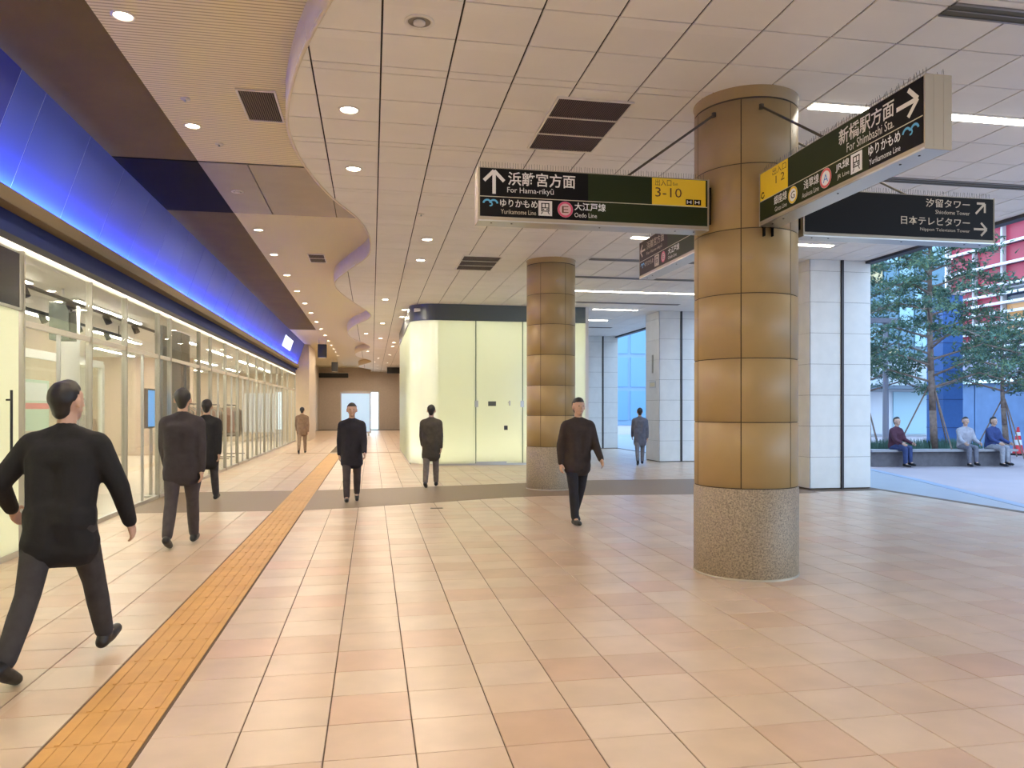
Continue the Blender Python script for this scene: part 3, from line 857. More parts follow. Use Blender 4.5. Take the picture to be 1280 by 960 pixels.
# ------------------------------------------------------------------ shop with blue fascia
SX = -3.68
SH = thing('shop_fascia', 'sloping blue panel shop fascia lit from below by a blue strip', 'shop fascia', (0, 0, 0))
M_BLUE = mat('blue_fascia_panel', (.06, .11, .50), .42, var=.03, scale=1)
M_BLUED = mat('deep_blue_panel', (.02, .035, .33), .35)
FT = (-3.25, ZS - .005); FB = (-3.60, 3.735)
def fascia_panel(y0, y1, m_, name='fascia_panel'):
    g = .008
    mb = MB()
    a, b = y0 + g, y1 - g
    (xt, zt), (xb, zb) = FT, FB
    mb.v = [(xb, a, zb), (xb, b, zb), (xt, b, zt), (xt, a, zt), (xb - .03, a, zb), (xb - .03, b, zb), (xt - .03, b, zt), (xt - .03, a, zt)]
    mb.f = [(0, 1, 2, 3), (4, 7, 6, 5), (0, 4, 5, 1), (1, 5, 6, 2), (2, 6, 7, 3), (3, 7, 4, 0)]; mb.mi = [0] * 6
    return mb.build(name, m_, SH)
ys = [8.45 + 1.24 * k for k in range(-9, 25)]
ys = sorted([y for y in ys if y < 38.4] + [7.90, 38.5])
for a, b in zip(ys, ys[1:]):
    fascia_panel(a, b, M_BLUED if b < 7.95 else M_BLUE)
mb = MB(); (xt, zt), (xb, zb) = FT, FB
mb.v = [(xb - .004, -2.7, zb), (xb - .004, 38.5, zb), (xt - .004, 38.5, zt), (xt - .004, -2.7, zt)]; mb.f = [(0, 1, 2, 3)]; mb.mi = [0]
mb.build('seam_backing', mat('pale_seam', (.45, .5, .7), .4), SH)
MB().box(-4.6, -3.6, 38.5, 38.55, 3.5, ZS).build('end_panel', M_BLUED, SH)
MB().box(-3.53, -3.515, -2.7, 38.5, 3.60, 3.745).box(-3.68, -3.515, -2.7, 38.5, 3.59, 3.605).build('lip', mat('gold_lip', (.19, .14, .075), .6, spec=.2), SH)
MB().box(-3.62, -3.53, -2.7, 38.5, 3.675, 3.685).build('trough', M_BLACK, SH)
MB().box(-3.60, -3.54, -2.7, 38.5, 3.685, 3.69).build('blue_led_strip', mat('blue_led', (.1, .2, 1), .4, emit=(.04, .10, 1.0), estr=2), SH)
for k in range(6):
    ld = bpy.data.lights.new('led_lamp', 'AREA'); ld.shape = 'RECTANGLE'; ld.size = .05; ld.size_y = 6.8
    ld.energy = 135; ld.color = (.06, .13, 1.0); ld.spread = math.radians(76)
    lo = bpy.data.objects.new('led_lamp', ld); COL.objects.link(lo); lo.parent = SH
    lo.location = (-3.565, -2.6 + 6.83 * (k + .5), 3.70)
    lo.rotation_euler = (PI, math.radians(-9), 0)
MB().box(-3.70, -3.665, -2.7, 38.3, 3.36, 3.59).build('blue_strip', mat('navy_strip', (.02, .035, .14), .7, spec=.15), SH)
MB().box(-3.70, -3.655, -2.7, 38.3, 3.29, 3.36).build('black_strip', M_BLACK, SH)
MB().box(-3.74, -3.66, -2.7, 38.3, 3.243, 3.283).build('light_strip', mat('warm_strip', (1, 1, 1), .4, emit=(1, .88, .68), estr=1.0), SH)
lg = MB()
sl = Vector((FT[0] - FB[0], 0, FT[1] - FB[1])).normalized()
def on_f(y, u, off=.02):
    p = Vector((FB[0], y, FB[1])) + sl * u
    return p + Vector((sl.z, 0, -sl.x)) * off
for k, (ya, yb) in enumerate(((31.0, 31.5), (31.75, 32.25), (32.5, 33.0), (33.25, 33.75))):
    for (u0, u1, c0, c1) in ((.36, .80, ya, ya + .18), (.36, .80, yb - .18, yb), (.70, .80, ya, yb), (.36, .46, ya, yb)):
        lg.face(on_f(c0, u0), on_f(c1, u0), on_f(c1, u1), on_f(c0, u1))
lg.build('lit_logo', mat('lit_white', (1, 1, 1), .4, emit=(.9, .95, 1.0), estr=2.0), SH)

sf = thing('shop_glazing', 'full height glass shop front with steel mullions below the blue fascia', 'shop glazing', (SX, 0, 0))
mull = [8.93, 10.93, 12.4, 14.2, 15.0, 17.4, 18.6, 20.4, 22.2, 24.0, 25.8, 27.6, 29.4, 31.2, 33.0, 35.0, 38.3]
for y in mull:
    MB().box(-.05, .03, y - .016, y + .016, 0, 3.24).build('mullion', mat('mullion_steel', (.40, .38, .33), .3, metal=.6), sf)
for a, b in zip(mull, mull[1:]):
    MB().box(-.012, 0, a + .03, b - .03, .06, 2.44).build('glass_pane', M_GLASS, sf)
    MB().box(-.012, 0, a + .03, b - .03, 2.52, 3.24).build('glass_pane', M_GLASS, sf)
    MB().box(-.04, .015, a + .022, b - .022, 2.45, 2.51).build('transom', mat('pale_transom', (.72, .68, .58), .35, metal=.3), sf)
    MB().box(-.04, .02, a + .022, b - .022, .0, .06).build('bottom_rail', M_STEEL, sf)
for a, b in zip(mull[:-1:1], mull[1:]):
    mid = (a + b) / 2
    if b - a > 1.5: MB().box(-.03, .012, mid - .012, mid + .012, .06, 2.45).build('glazing_bar', M_STEEL, sf)
# frosted entrance leaf on the near side
ent = thing('entrance_door', 'pale green frosted entrance door with a dark header panel', 'entrance', (SX, 0, 0))
for a, b in ((1.6, 4.0), (4.05, 6.45), (6.5, 8.86)):
    MB().box(-.012, 0, a, b, .06, 2.60).build('door_leaf', M_FROST, ent)
    MB().box(-.02, .01, a, b, 2.63, 3.2).build('header_panel', mat('dark_glass_header', (.03, .035, .035), .15), ent)
MB().box(-.03, .015, 1.6, 8.90, 2.60, 2.63).build('header_rail', M_STEEL, ent)
MB().box(-.03, .015, 1.6, 8.90, 0, .06).build('threshold', M_STEEL, ent)
for y in (8.58,):
    MB().tube((.05, y, .9), (.05, y, 1.75), .014).tube((0, y, 1.65), (.05, y, 1.65), .01).tube((0, y, 1.0), (.05, y, 1.0), .01).build('handle', M_BLACK, ent)
# shop interior
struct('floor_shop', MB().box(-9.2, SX - .05, -2.7, 38.6, -.005, .004), mat('shop_floor', (.58, .52, .44), .3, var=.05), 'cream floor inside the shop')
struct('ceiling_shop', MB().box(-9.2, SX - .03, -2.7, 38.6, 3.30, 3.4), M_WHITE, 'white ceiling inside the shop')
struct('wall_shop', MB().box(-9.2, SX, -2.8, -2.7, 0, 4.7).box(-3.72, -3.66, -2.7, 1.55, 0, 3.24), M_WHITE, 'white side walls of the shop')
struct('wall_partition', MB().box(-9.2, -6.2, 17.4, 17.6, 0, 3.3).box(-9.2, -6.0, 27.4, 27.6, 0, 3.3), mat('peach_wall', (.60, .48, .38), .6, var=.03), 'peach partition walls inside the shop')
struct('wall_inner', MB().box(-3.74, -3.71, 8.5, 38.2, 3.235, 3.3), M_WHITE, 'white ceiling return behind the shop glazing')
M_SLIGHT = mat('shop_tube', (1, 1, 1), .4, emit=(1, .93, .80), estr=75)
for x in (-4.6, -6.0, -7.6):
    for y in range(3, 37, 5):
        t = thing('shop_light', 'linear ceiling light inside the shop', 'shop light', (x, y, 3.30), group='linear shop lights')
        MB().box(-.06, .06, 0, 3.4, -.03, 0).build('housing', M_WHITE, t)
        MB().box(-.05, .05, .03, 3.37, -.04, -.03).build('diffuser', M_SLIGHT, t)
def cabinet(label, x, y, w_, d, h_, m_, doors=2):
    t = thing('cabinet', label, 'cabinet', (x, y, 0))
    MB().box(0, d, 0, w_, .05, h_).build('body', m_, t)
    for k in range(doors):
        o = MB().box(d, d + .018, w_ * k / doors + .01, w_ * (k + 1) / doors - .01, .08, h_ - .03).build('door', m_, t)
        MB().box(d + .018, d + .04, w_ * (k + .85) / doors, w_ * (k + .85) / doors + .02, h_ * .45, h_ * .6).build('handle', M_STEEL, o)
    MB().box(.02, d - .03, .02, w_ - .02, 0, .05).build('plinth', M_BLACK, t)
    return t
M_PINK = mat('pale_pink_board', (.70, .56, .50), .5); M_CRM = mat('cream_board', (.66, .58, .44), .5)
cabinet('tall cream cabinet on the shop back wall by the entrance', -9.18, 13.0, 2.4, .5, 2.3, M_CRM, 3)
cabinet('tall pale pink cabinet on the shop back wall', -9.18, 19.5, 3.0, .5, 2.2, M_PINK, 4)
# office screen inside the shop
sc_ = thing('glazed_screen', 'white framed glazed office screen inside the shop', 'screen', (-5.6, 0, 0))
for y in (11.0, 13.2, 15.4, 17.3): MB().box(-.04, .04, y - .06, y + .06, 0, 2.5).build('post', M_WHITE, sc_)
MB().box(-.04, .04, 11, 17.3, 2.42, 2.56).box(-.04, .04, 11, 17.3, .9, .96).build('rail', M_WHITE, sc_)
for a, b in ((11.06, 13.14), (13.26, 15.34), (15.46, 17.24)):
    MB().box(-.005, .005, a, b, .96, 2.42).build('pane', M_GLASS, sc_)
    MB().box(-.02, .02, a, b, .05, .9).build('lower_panel', M_CRM, sc_)
ct = thing('service_counter', 'cream service counter inside the shop', 'counter', (-6.6, 12.6, 0))
MB().box(0, .6, 0, 3.4, 0, .98).build('body', M_CRM, ct); MB().box(-.04, .66, -.04, 3.44, .98, 1.03).build('counter_top', M_WHITE, ct)
for y, nm in ((12.9, 'near the entrance end'), (15.0, 'at the inner end')):
    t = thing('monitor', 'dark desktop monitor on the service counter ' + nm, 'monitor', (-6.3, y, 1.03))
    MB().box(-.1, .1, -.12, .12, 0, .02).build('base', M_BLACK, t); MB().box(-.02, .02, -.03, .03, .02, .15).build('stand', M_BLACK, t)
    MB().box(-.02, .02, -.3, .3, .12, .48).build('case', mat('dark_plastic', (.03, .04, .05), .4), t); MB().box(.02, .024, -.28, .28, .14, .46).build('screen', mat('grey_screen', (.06, .07, .08), .2), t)
po = thing('poster', 'green and white poster with a red band on the office screen', 'poster', (-5.55, 13.5, 1.2))
MB().box(0, .01, 0, 1.0, 0, .85).build('sheet', mat('mint_sheet', (.45, .62, .50), .5), po)
MB().box(.01, .012, .08, .92, .5, .8).build('picture', mat('pale_sheet', (.7, .75, .75), .5), po)
MB().box(.01, .012, .0, 1.0, .36, .46).build('red_band', mat('red_band', (.62, .10, .12), .5), po)
# dark display block by the glazing
db = thing('display_stand', 'tall dark grey display stand behind the shop glass', 'display stand', (SX - .15, 14.9, 0))
MB().box(-.05, .05, 0, 1.35, 1.2, 3.1).build('dark_panel', mat('slate_panel', (.10, .125, .13), .4), db)
MB().box(-.05, .05, 1.38, 2.1, 1.2, 3.1).build('dark_panel', mat('charcoal_panel', (.03, .03, .03), .4), db)
MB().box(-.05, .05, 0, .1, 0, 1.2).box(-.05, .05, 2.0, 2.1, 0, 1.2).build('post', M_STEEL, db)
MB().box(-.05, .05, .1, 2.0, .35, 1.15).build('lower_panel', mat('grey_panel', (.22, .22, .22), .5), db)
bs = thing('screen_stand', 'bright blue lit screen on a stand behind the shop glass', 'screen', (SX - .2, 14.5, 0))
MB().box(-.1, .1, -.22, .22, 0, .03).build('base', M_STEEL, bs); MB().tube((0, 0, .03), (0, 0, 1.3), .03).build('pole', M_STEEL, bs)
MB().box(-.03, .03, -.30, .30, 1.22, 1.92).build('case', M_BLACK, bs)
MB().box(.03, .034, -.28, .28, 1.25, 1.89).build('screen', mat('blue_screen', (.1, .4, .8), .3, emit=(.05, .38, 1.0), estr=.9), bs)
for x in (-4.25, -5.2):
    t = thing('ceiling_track', 'dark lighting track under the shop ceiling ' + ('near the glass' if x > -5 else 'farther in'), 'lighting track', (x, 9.4, 3.30))
    MB().box(-.02, .02, 0, 8.0, -.22, -.18).build('rail', M_BLKMETAL, t)
    MB().tube((0, .3, -.18), (0, .3, 0), .008).tube((0, 7.7, -.18), (0, 7.7, 0), .008).build('hanger', M_BLKMETAL, t)
    for q in range(5):
        o = MB().tube((0, .9 + 1.5 * q, -.22), (.06, .9 + 1.5 * q, -.36), .05, n=12).build('spot_head', M_BLKMETAL, t)
t = thing('speaker', 'dark box loudspeaker hung under the shop ceiling by the glass', 'speaker', (-4.4, 12.0, 2.55))
MB().box(-.13, .13, -.15, .15, 0, .55).build('cabinet_box', mat('dark_green_box', (.05, .065, .05), .5), t)
MB().box(.13, .14, -.12, .12, .05, .5).build('grille', M_BLACK, t)
MB().tube((0, 0, .55), (0, 0, .75), .02).build('bracket', M_STEEL, t)
t = thing('interior_column', 'slim white column inside the shop behind the loudspeaker', 'column', (-4.9, 13.6, 0))
MB().lathe([(.16, 0), (.16, 3.3)], n=32).build('shaft', M_WHITE, t, smooth=True)
MB().lathe([(.18, 0), (.18, .08), (.16, .09)], n=32).build('base_ring', M_STEEL, t, smooth=True)
# clothes / merchandise racks farther in
for k, y in enumerate((20.0, 23.0, 26.0)):
    t = thing('display_rack', 'black steel clothes rack behind the shop glass', 'rack', (-4.7, y, 0), group='goods racks in the shop')
    MB().tube((0, 0, 0), (0, 0, 1.7), .02).tube((0, 2, 0), (0, 2, 1.7), .02).tube((0, 0, 1.7), (0, 2, 1.7), .02).build('frame', M_BLACK, t)
    MB().box(-.3, .3, -.03, .03, 0, .03).box(-.3, .3, 1.97, 2.03, 0, .03).build('foot', M_BLACK, t)
    for q in range(11):
        g = mat('goods_%d' % (q % 4), ((.24, .12, .08), (.35, .33, .3), (.12, .11, .1), (.45, .36, .25))[q % 4], .8)
        y_ = .15 + q * .17
        h2 = random.uniform(.7, 1.0)
        mb = MB(); mb.v = [(-.08, y_ - .02, 1.62), (.08, y_ - .02, 1.62), (.24, y_ - .03, 1.5), (.27, y_ - .04, 1.62 - h2), (-.27, y_ - .04, 1.62 - h2), (-.24, y_ - .03, 1.5),
                           (-.08, y_ + .02, 1.62), (.08, y_ + .02, 1.62), (.24, y_ + .03, 1.5), (.27, y_ + .04, 1.62 - h2), (-.27, y_ + .04, 1.62 - h2), (-.24, y_ + .03, 1.5)]
        mb.f = [(0, 1, 2, 3, 4, 5), (11, 10, 9, 8, 7, 6)] + [(k_, 6 + k_, 6 + (k_ + 1) % 6, (k_ + 1) % 6) for k_ in range(6)]; mb.mi = [0] * 8
        tag(mb.build('garment', g, None, (-4.7, y, 0)), 'dull coloured garment hanging on a steel rack behind the shop glass', 'garment', 'garments on the shop racks')

# ------------------------------------------------------------------ people
M_SKIN = mat('skin', (.52, .33, .24), .55, var=.04, scale=20)
M_HAIRB = mat('black_hair', (.012, .010, .009), .5)
M_EYE = mat('dark_eye', (.02, .015, .012), .2)
M_LIP = mat('lip', (.40, .17, .14), .5)
def rotv(v, ax, a): return Matrix.Rotation(a, 3, ax) @ Vector(v)
def person(label, loc, facing, H=1.70, legs=((20, 5), (-18, 12)), arms=((-12, 12, 8), (14, 18, 8)), lean=3, head=(0, 0), jacket=(.02, .02, .02), trousers=(.03, .03, .03), shoe=(.01, .01, .01), hair=M_HAIRB, voxel=.012, hem=.80, width=1.0, sit=False, bag=None):
    """facing: heading in degrees, 0 = +Y, 90 = +X. legs: (thigh swing, knee bend) right, left. arms: (swing, elbow, abduct)"""
    k = H / 1.75
    V = Vector
    P = V((0, 0, .95)); L = math.radians(lean)
    spine = V((0, math.sin(L), math.cos(L)))
    chest = P + spine * .36; nb = P + spine * .53; shz = P + spine * .475
    ht, hp = math.radians(head[0]), math.radians(head[1])
    hc = nb + spine * .02 + V((0, .02, .15))
    def hd(x, y, z): return hc + rotv(rotv((x, y, z), 'X', -hp), 'Z', -ht)
    body, jk, tr, shoes, hr = [], [], [], [], []
    X = V((1, 0, 0))
    w_ = width
    # torso
    for lst, e in ((body, 0), (jk, .028)):
        lst += [(P - X * .07 * w_, .105 + e, P + X * .07 * w_, .105 + e)]
        lst += [(chest - X * .085 * w_, .105 + e, chest + X * .085 * w_, .105 + e)]
        for s_ in (-1, 1):
            lst += [(P + X * .06 * s_ * w_, .100 + e, chest + X * .08 * s_ * w_, .105 + e)]
            lst += [(chest + X * .08 * s_ * w_, .105 + e, shz + X * .155 * s_ * w_ - spine * .035, .060 + e)]
            lst += [(shz + X * .155 * s_ * w_ - spine * .035, .056 + e * .8, nb - spine * .01, .052 + e * .5)]
        lst += [(shz, .07 + e * .6, nb, .060 + e * .4)]
    body += [(nb, .056, hd(0, -.005, -.04), .054)]
    body += [(hd(0, -.015, .035), .092, hd(0, .005, .03), .088), (hd(0, .03, .0), .070, hd(0, .042, -.075), .042), (hd(0, -.01, .0), .078, hd(0, .02, -.03), .068)]
    body += [(hd(0, .096, .015), .008, hd(0, .113, -.022), .013), (hd(0, .06, -.06), .03, hd(0, .075, -.085), .018)]
    for s_ in (-1, 1): body += [(hd(.086 * s_, -.005, .015), .014, hd(.088 * s_, -.005, -.025), .011)]
    hr += [(hd(0, -.025, .045), .096, hd(0, .006, .072), .076), (hd(0, -.045, .03), .085, hd(0, -.055, -.05), .055)]
    # legs
    feet = []
    for s_, (a, kn) in zip((1, -1), legs):
        a, kn = math.radians(a), math.radians(kn)
        hip = P + V((.092 * s_ * w_, 0, -.03))
        kd = V((.0, math.sin(a), -math.cos(a))); knee = hip + kd * .43
        sd = V((0, math.sin(a - kn), -math.cos(a - kn))); ank = knee + sd * .41
        fp = (a - kn) if not sit else 0
        fp = max(-.9, min(.35, fp))
        def ft(y, z): return ank + rotv((0, y, z), 'X', fp * .75)
        for lst, e in ((body, 0), (tr, .016)):
            lst += [(hip, .088 + e, knee, .056 + e), (knee, .055 + e, ank.lerp(knee, .62), .054 + e), (ank.lerp(knee, .62), .054 + e, ank if lst is body else ank.lerp(knee, .06), .038 + e * 1.3)]
        tr += [(P + X * .05 * s_, .106, hip, .098)]
        body += [(ank, .036, ft(.10, -.045), .028)]
        shoes.append([(ft(-.05, -.035), .042, ft(.05, -.045), .045), (ft(.05, -.045), .046, ft(.155, -.055), .036), (ft(-.03, -.02), .042, ank, .044)])
        feet += [ft(-.05, -.078), ft(.15, -.09)]
    # hem of the coat
    hz = hem / 1.0
    thigh = [P + V((.08 * s_ * w_, math.sin(math.radians(a)) * .10, 0)) for s_, (a, kn) in zip((1, -1), legs)]
    if not sit:
        hp_ = [V((q.x * .9, q.y * .5, hz)) for q in thigh]
        jk += [(hp_[0], .128, hp_[1], .128), (hp_[0].lerp(hp_[1], .5) + V((0, .02, .02)), .125, P, .13), (P - X * .07 * w_, .138, P + X * .07 * w_, .138)]
        for q in thigh: jk += [(P + V((q.x * .5, -.005, .03)), .138, V((q.x * .9, q.y * .8, hz)), .136)]
    else:
        jk += [(P - X * .05, .125, P + X * .05, .125)]
    # arms and hands
    for s_, (sw, el, ab) in zip((1, -1), arms):
        sw, el, ab = math.radians(sw), math.radians(el), math.radians(ab)
        sh = shz + X * .172 * s_ * w_ - spine * .04
        ud = V((math.sin(ab) * s_, math.sin(sw) * math.cos(ab), -math.cos(sw) * math.cos(ab))).normalized()
        elb = sh + ud * .285
        fd = V((math.sin(ab * .2) * s_, math.sin(sw + el), -math.cos(sw + el))).normalized()
        wr_ = elb + fd * .245
        body += [(sh, .058, elb, .042), (elb, .042, wr_, .027)]
        jk += [(sh, .082, elb, .064), (elb, .064, wr_, .046)]
        lat = V((0, 1, 0)) - fd * fd.y
        lat = lat.normalized() if lat.length > .3 else V((0, 0, 1))
        inn = X * -s_ - fd * (X * -s_).dot(fd)
        inn.normalize()
        pk = wr_ + fd * .085
        body += [(wr_, .026, wr_ + fd * .03, .03)]
        for q, ln in zip((-1.5, -.5, .5, 1.5), (.058, .072, .078, .068)):
            b0 = wr_ + fd * .035 + lat * q * .014; b1 = pk + lat * q * .0195
            m1 = b1 + (fd * .9 + inn * .3).normalized() * ln * .55; m2 = m1 + (fd * .6 + inn * .75).normalized() * ln * .45
            body += [(b0, .016, b1, .0125), (b1, .0105, m1, .0095), (m1, .0095, m2, .008)]
        t0 = wr_ + fd * .03 + lat * .022; t1 = t0 + (fd * .55 + lat * .75 + inn * .3).normalized() * .045; t2 = t1 + (fd * .9 + lat * .1 + inn * .4).normalized() * .034
        body += [(t0, .015, t1, .0115), (t1, .011, t2, .009)]
        if s_ == 1: rhand = pk + inn * .01
    zmin = min(f.z for f in feet)
    off = V((0, 0, -zmin + .004))
    t = thing('person', label, 'person', loc, -math.radians(facing))
    def caps(lst, nseg=10):
        mb = MB()
        for p0, r0, p1, r1 in lst:
            p0, p1 = (p0 + off) * k, (p1 + off) * k
            r0, r1 = r0 * k, r1 * k
            mb.tube(p0, p1, r0, r1, n=nseg); mb.sphere(p0, r0, nseg); mb.sphere(p1, r1, nseg)
        return mb
    def blob(name, lst, m_, vx, it=4):
        o = caps(lst).build(name, m_, t, smooth=True)
        md = o.modifiers.new('r', 'REMESH'); md.mode = 'VOXEL'; md.voxel_size = vx; md.use_smooth_shade = True
        sm_ = o.modifiers.new('s', 'SMOOTH'); sm_.factor = .5; sm_.iterations = it
        PENDING.append((o, 'mod', None, m_, t))
        return o
    bo = blob('body', body, M_SKIN, min(voxel, .008), 2)
    def cm(nm, c, r=.85): return mat('cloth_%s_%d_%d_%d' % (nm, c[0] * 999, c[1] * 999, c[2] * 999), c, r, var=.18, scale=14, bump=.25, bscale=30)
    blob('jacket', jk, cm('j', jacket), voxel * 1.3, 5)
    blob('trousers', tr, cm('t', trousers), voxel * 1.3, 5)
    for s2 in shoes: blob('shoe', s2, mat('shoe_%d' % (shoe[0] * 999), shoe, .4), voxel * 1.1, 3)
    blob('hair', hr, hair, voxel, 3)
    fe = MB()
    for s_ in (-1, 1): fe.sphere((hd(.031 * s_, .085, .018) + off) * k, .008 * k, 8)
    fe.build('eyes', M_EYE, t, smooth=True)
    mo = MB(); mo.sphere((hd(0, .088, -.055) + off) * k, .016 * k, 8, (1.3, .5, .35)); mo.build('mouth', M_LIP, t, smooth=True)
    if bag:
        c = (rhand + off) * k
        bt = thing('handbag', bag[0], 'bag', V(loc) + rotv(c, 'Z', -math.radians(facing)) - V((0, 0, .45)), -math.radians(facing))
        MB().prism([(-.05, -.16), (.05, -.16), (.06, 0), (.05, .16), (-.05, .16), (-.06, 0)], .0, .26).build('bag_body', mat('bag_%d' % int(bag[1][0] * 999), bag[1], .5), bt)
        MB().path([(0, -.1, .26), (0, -.06, .40), (0, 0, .45), (0, .06, .40), (0, .1, .26)], .010).build('handle', M_BLACK, bt)
    return t
person('person in a bulky black jacket striding away beside the ochre tactile strip', (-1.83, 4.95, 0), 8, 1.72, legs=((26, 6), (-20, 14)), arms=((10, 14, 22), (-16, 62, 34)), lean=7, head=(18, -4), jacket=(.006, .006, .007), trousers=(.035, .032, .034), voxel=.010, width=1.15, hem=.77)
person('person in dark jacket and grey trousers walking past the blue lit screen', (-2.12, 9.15, 0), 0, 1.75, legs=((14, 4), (-12, 14)), jacket=(.03, .024, .028), trousers=(.05, .04, .042), voxel=.012)
person('person in black coat beyond the tactile strip near the shop glass', (-2.72, 13.4, 0), 4, 1.70, jacket=(.012, .011, .012), trousers=(.05, .045, .05), voxel=.014, hem=.7)
person('person in dark clothes walking over the granite band beside the tactile strip', (-.33, 12.95, 0), 178, 1.62, legs=((12, 4), (-12, 12)), jacket=(.016, .014, .020), trousers=(.06, .045, .045), voxel=.014, hem=.72)
person('person in olive brown coat before the frosted glass room', (1.15, 15.1, 0), 12, 1.60, legs=((12, 4), (-10, 12)), jacket=(.06, .05, .035), trousers=(.16, .13, .11), voxel=.014, hem=.68)
person('person in dark brown jacket and black trousers between the two round columns', (2.74, 9.98, 0), 172, 1.68, legs=((12, 4), (-14, 16)), arms=((-12, 20, 12), (14, 26, 12)), jacket=(.032, .020, .015), trousers=(.012, .012, .016), voxel=.012, width=1.05)
person('person in grey coat walking past the pier with the wall notice', (7.35, 20.2, 0), 15, 1.58, jacket=(.12, .13, .17), trousers=(.18, .19, .22), voxel=.014, hem=.7)
person('person in brown clothes far down the hall by the shop end', (-2.4, 27.4, 0), 0, 1.62, jacket=(.20, .13, .09), trousers=(.25, .18, .13), voxel=.016)

# ------------------------------------------------------------------ plaza outside
struct('ground_plaza', MB().box(9.8, 120, -60, 140, -.25, -.012), mat('pink_paving', (.40, .335, .34), .6, var=.06, scale=.8), 'pinkish paved plaza beside the hall')
EDGE = [(9.8, 8.9), (10.15, 10.3), (11.7, 14.7), (12.6, 17.6), (13.6, 21.5), (15.5, 30), (18, 45)]
gm = MB()
for (a, b), (c, d) in zip(EDGE, EDGE[1:]): gm.prism([(9.8, b), (a, b), (c, d), (9.8, d)] if a > 9.81 else [(9.8, b), (c, d), (9.8, d)], -.02, -.004)
struct('ground_apron', gm, mat('grey_paving', (.38, .39, .41), .35, var=.05, scale=1.5), 'smooth grey paving apron between piers and plaza')
km = MB()
for (a, b), (c, d) in zip(EDGE, EDGE[1:]): km.prism([(a - .02, b), (a + .2, b), (c + .2, d), (c - .02, d)], -.012, .004)
struct('trim_6', km, mat('slate_kerb', (.30, .36, .46), .4), 'slate drain line curving between apron and plaza')

M_BARK = mat('pale_bark', (.22, .16, .13), .9, var=.25, scale=12)
M_NEEDLE = mat('pine_needle', (.075, .155, .115), .7, var=.5, scale=1.2)
M_NEEDLE2 = mat('pine_needle_light', (.13, .19, .09), .7, var=.4, scale=1.5)
def pine(label, x, y, h_, rmax, seed, lean=0, z_low=1.6, nb=34, dens=150):
    rnd = random.Random(seed)
    t = thing('pine_tree', label, 'tree', (x, y, .40 if abs(x - 15.75) < .01 else -.01))
    trunk = MB(); pts = []
    for k in range(9):
        f_ = k / 8
        pts.append(Vector((lean * f_ * f_ + .08 * math.sin(f_ * 5 + seed), .08 * math.cos(f_ * 4 + seed), h_ * f_)))
    for k in range(8): trunk.tube(pts[k], pts[k + 1], .105 * (1 - k / 9.5), .105 * (1 - (k + 1) / 9.5), n=10)
    trunk.build('trunk', M_BARK, t, smooth=True)
    br = MB(); fo = MB(); fo2 = MB()
    for k in range(nb):
        f_ = (k + .5) / nb
        z = z_low + (h_ - z_low) * f_
        i = min(7, int(z / h_ * 8)); p0 = pts[i].lerp(pts[i + 1], z / h_ * 8 - i)
        a = k * 2.4 + rnd.uniform(-.4, .4)
        ln = rmax * (1 - .62 * f_) * rnd.uniform(.7, 1.1)
        d = Vector((math.cos(a), math.sin(a), 0))
        q = [p0, p0 + d * ln * .5 + Vector((0, 0, .16 * ln)), p0 + d * ln + Vector((0, 0, .05 * ln - .1))]
        br.tube(q[0], q[1], .035, .022, n=5); br.tube(q[1], q[2], .022, .010, n=5)
        for pad in range(5):
            u = .32 + .17 * pad
            c = q[0].lerp(q[1], u * 2) if u < .5 else q[1].lerp(q[2], u * 2 - 1)
            side = d.cross(Vector((0, 0, 1))) * rnd.uniform(-.3, .3) * ln * .7
            c = c + side
            br.tube(q[1].lerp(q[2], .2) if u > .5 else q[0].lerp(q[1], .6), c, .012, .006, n=4)
            R = rnd.uniform(.28, .46)
            for n_ in range(dens // 5):
                o_ = Vector((rnd.gauss(0, .5), rnd.gauss(0, .5), rnd.gauss(0, .20) + .08)) * R
                e = Vector((rnd.gauss(0, 1), rnd.gauss(0, 1), rnd.gauss(.5, .7))).normalized() * rnd.uniform(.11, .20)
                s2 = e.orthogonal().normalized() * .019
                s2 = Matrix.Rotation(rnd.uniform(0, 6), 3, e) @ s2
                b0 = c + o_
                for tw in (-.6, 0, .6):
                    e2 = Matrix.Rotation(tw, 3, s2.normalized()) @ e
                    (fo if rnd.random() < .7 else fo2).face(b0 - s2, b0 + s2, b0 + e2)
    br.build('branches', M_BARK, t)
    tag(fo.build('foliage', M_NEEDLE, t), kind='stuff'); tag(fo2.build('foliage_light', M_NEEDLE2, t), kind='stuff')
    st = MB()
    for a in (0.4, 2.5, 4.6): st.tube((.9 * math.cos(a), .9 * math.sin(a), 0), (.05 * math.cos(a), .05 * math.sin(a), 1.9), .022, n=6)
    st.build('stakes', M_BARK, t)
    return t
pine('tall dark pine with pale trunk and stakes on the plaza', 15.75, 19.2, 9.0, 2.9, 3, z_low=1.7, nb=46, dens=230)
pine('smaller pine with loose pale green needles behind the bench', 17.2, 24.2, 6.8, 2.1, 8, z_low=2.1, nb=26)
pine('broad low pine before the red building', 20.2, 21.4, 4.3, 2.5, 15, z_low=2.0, nb=20)

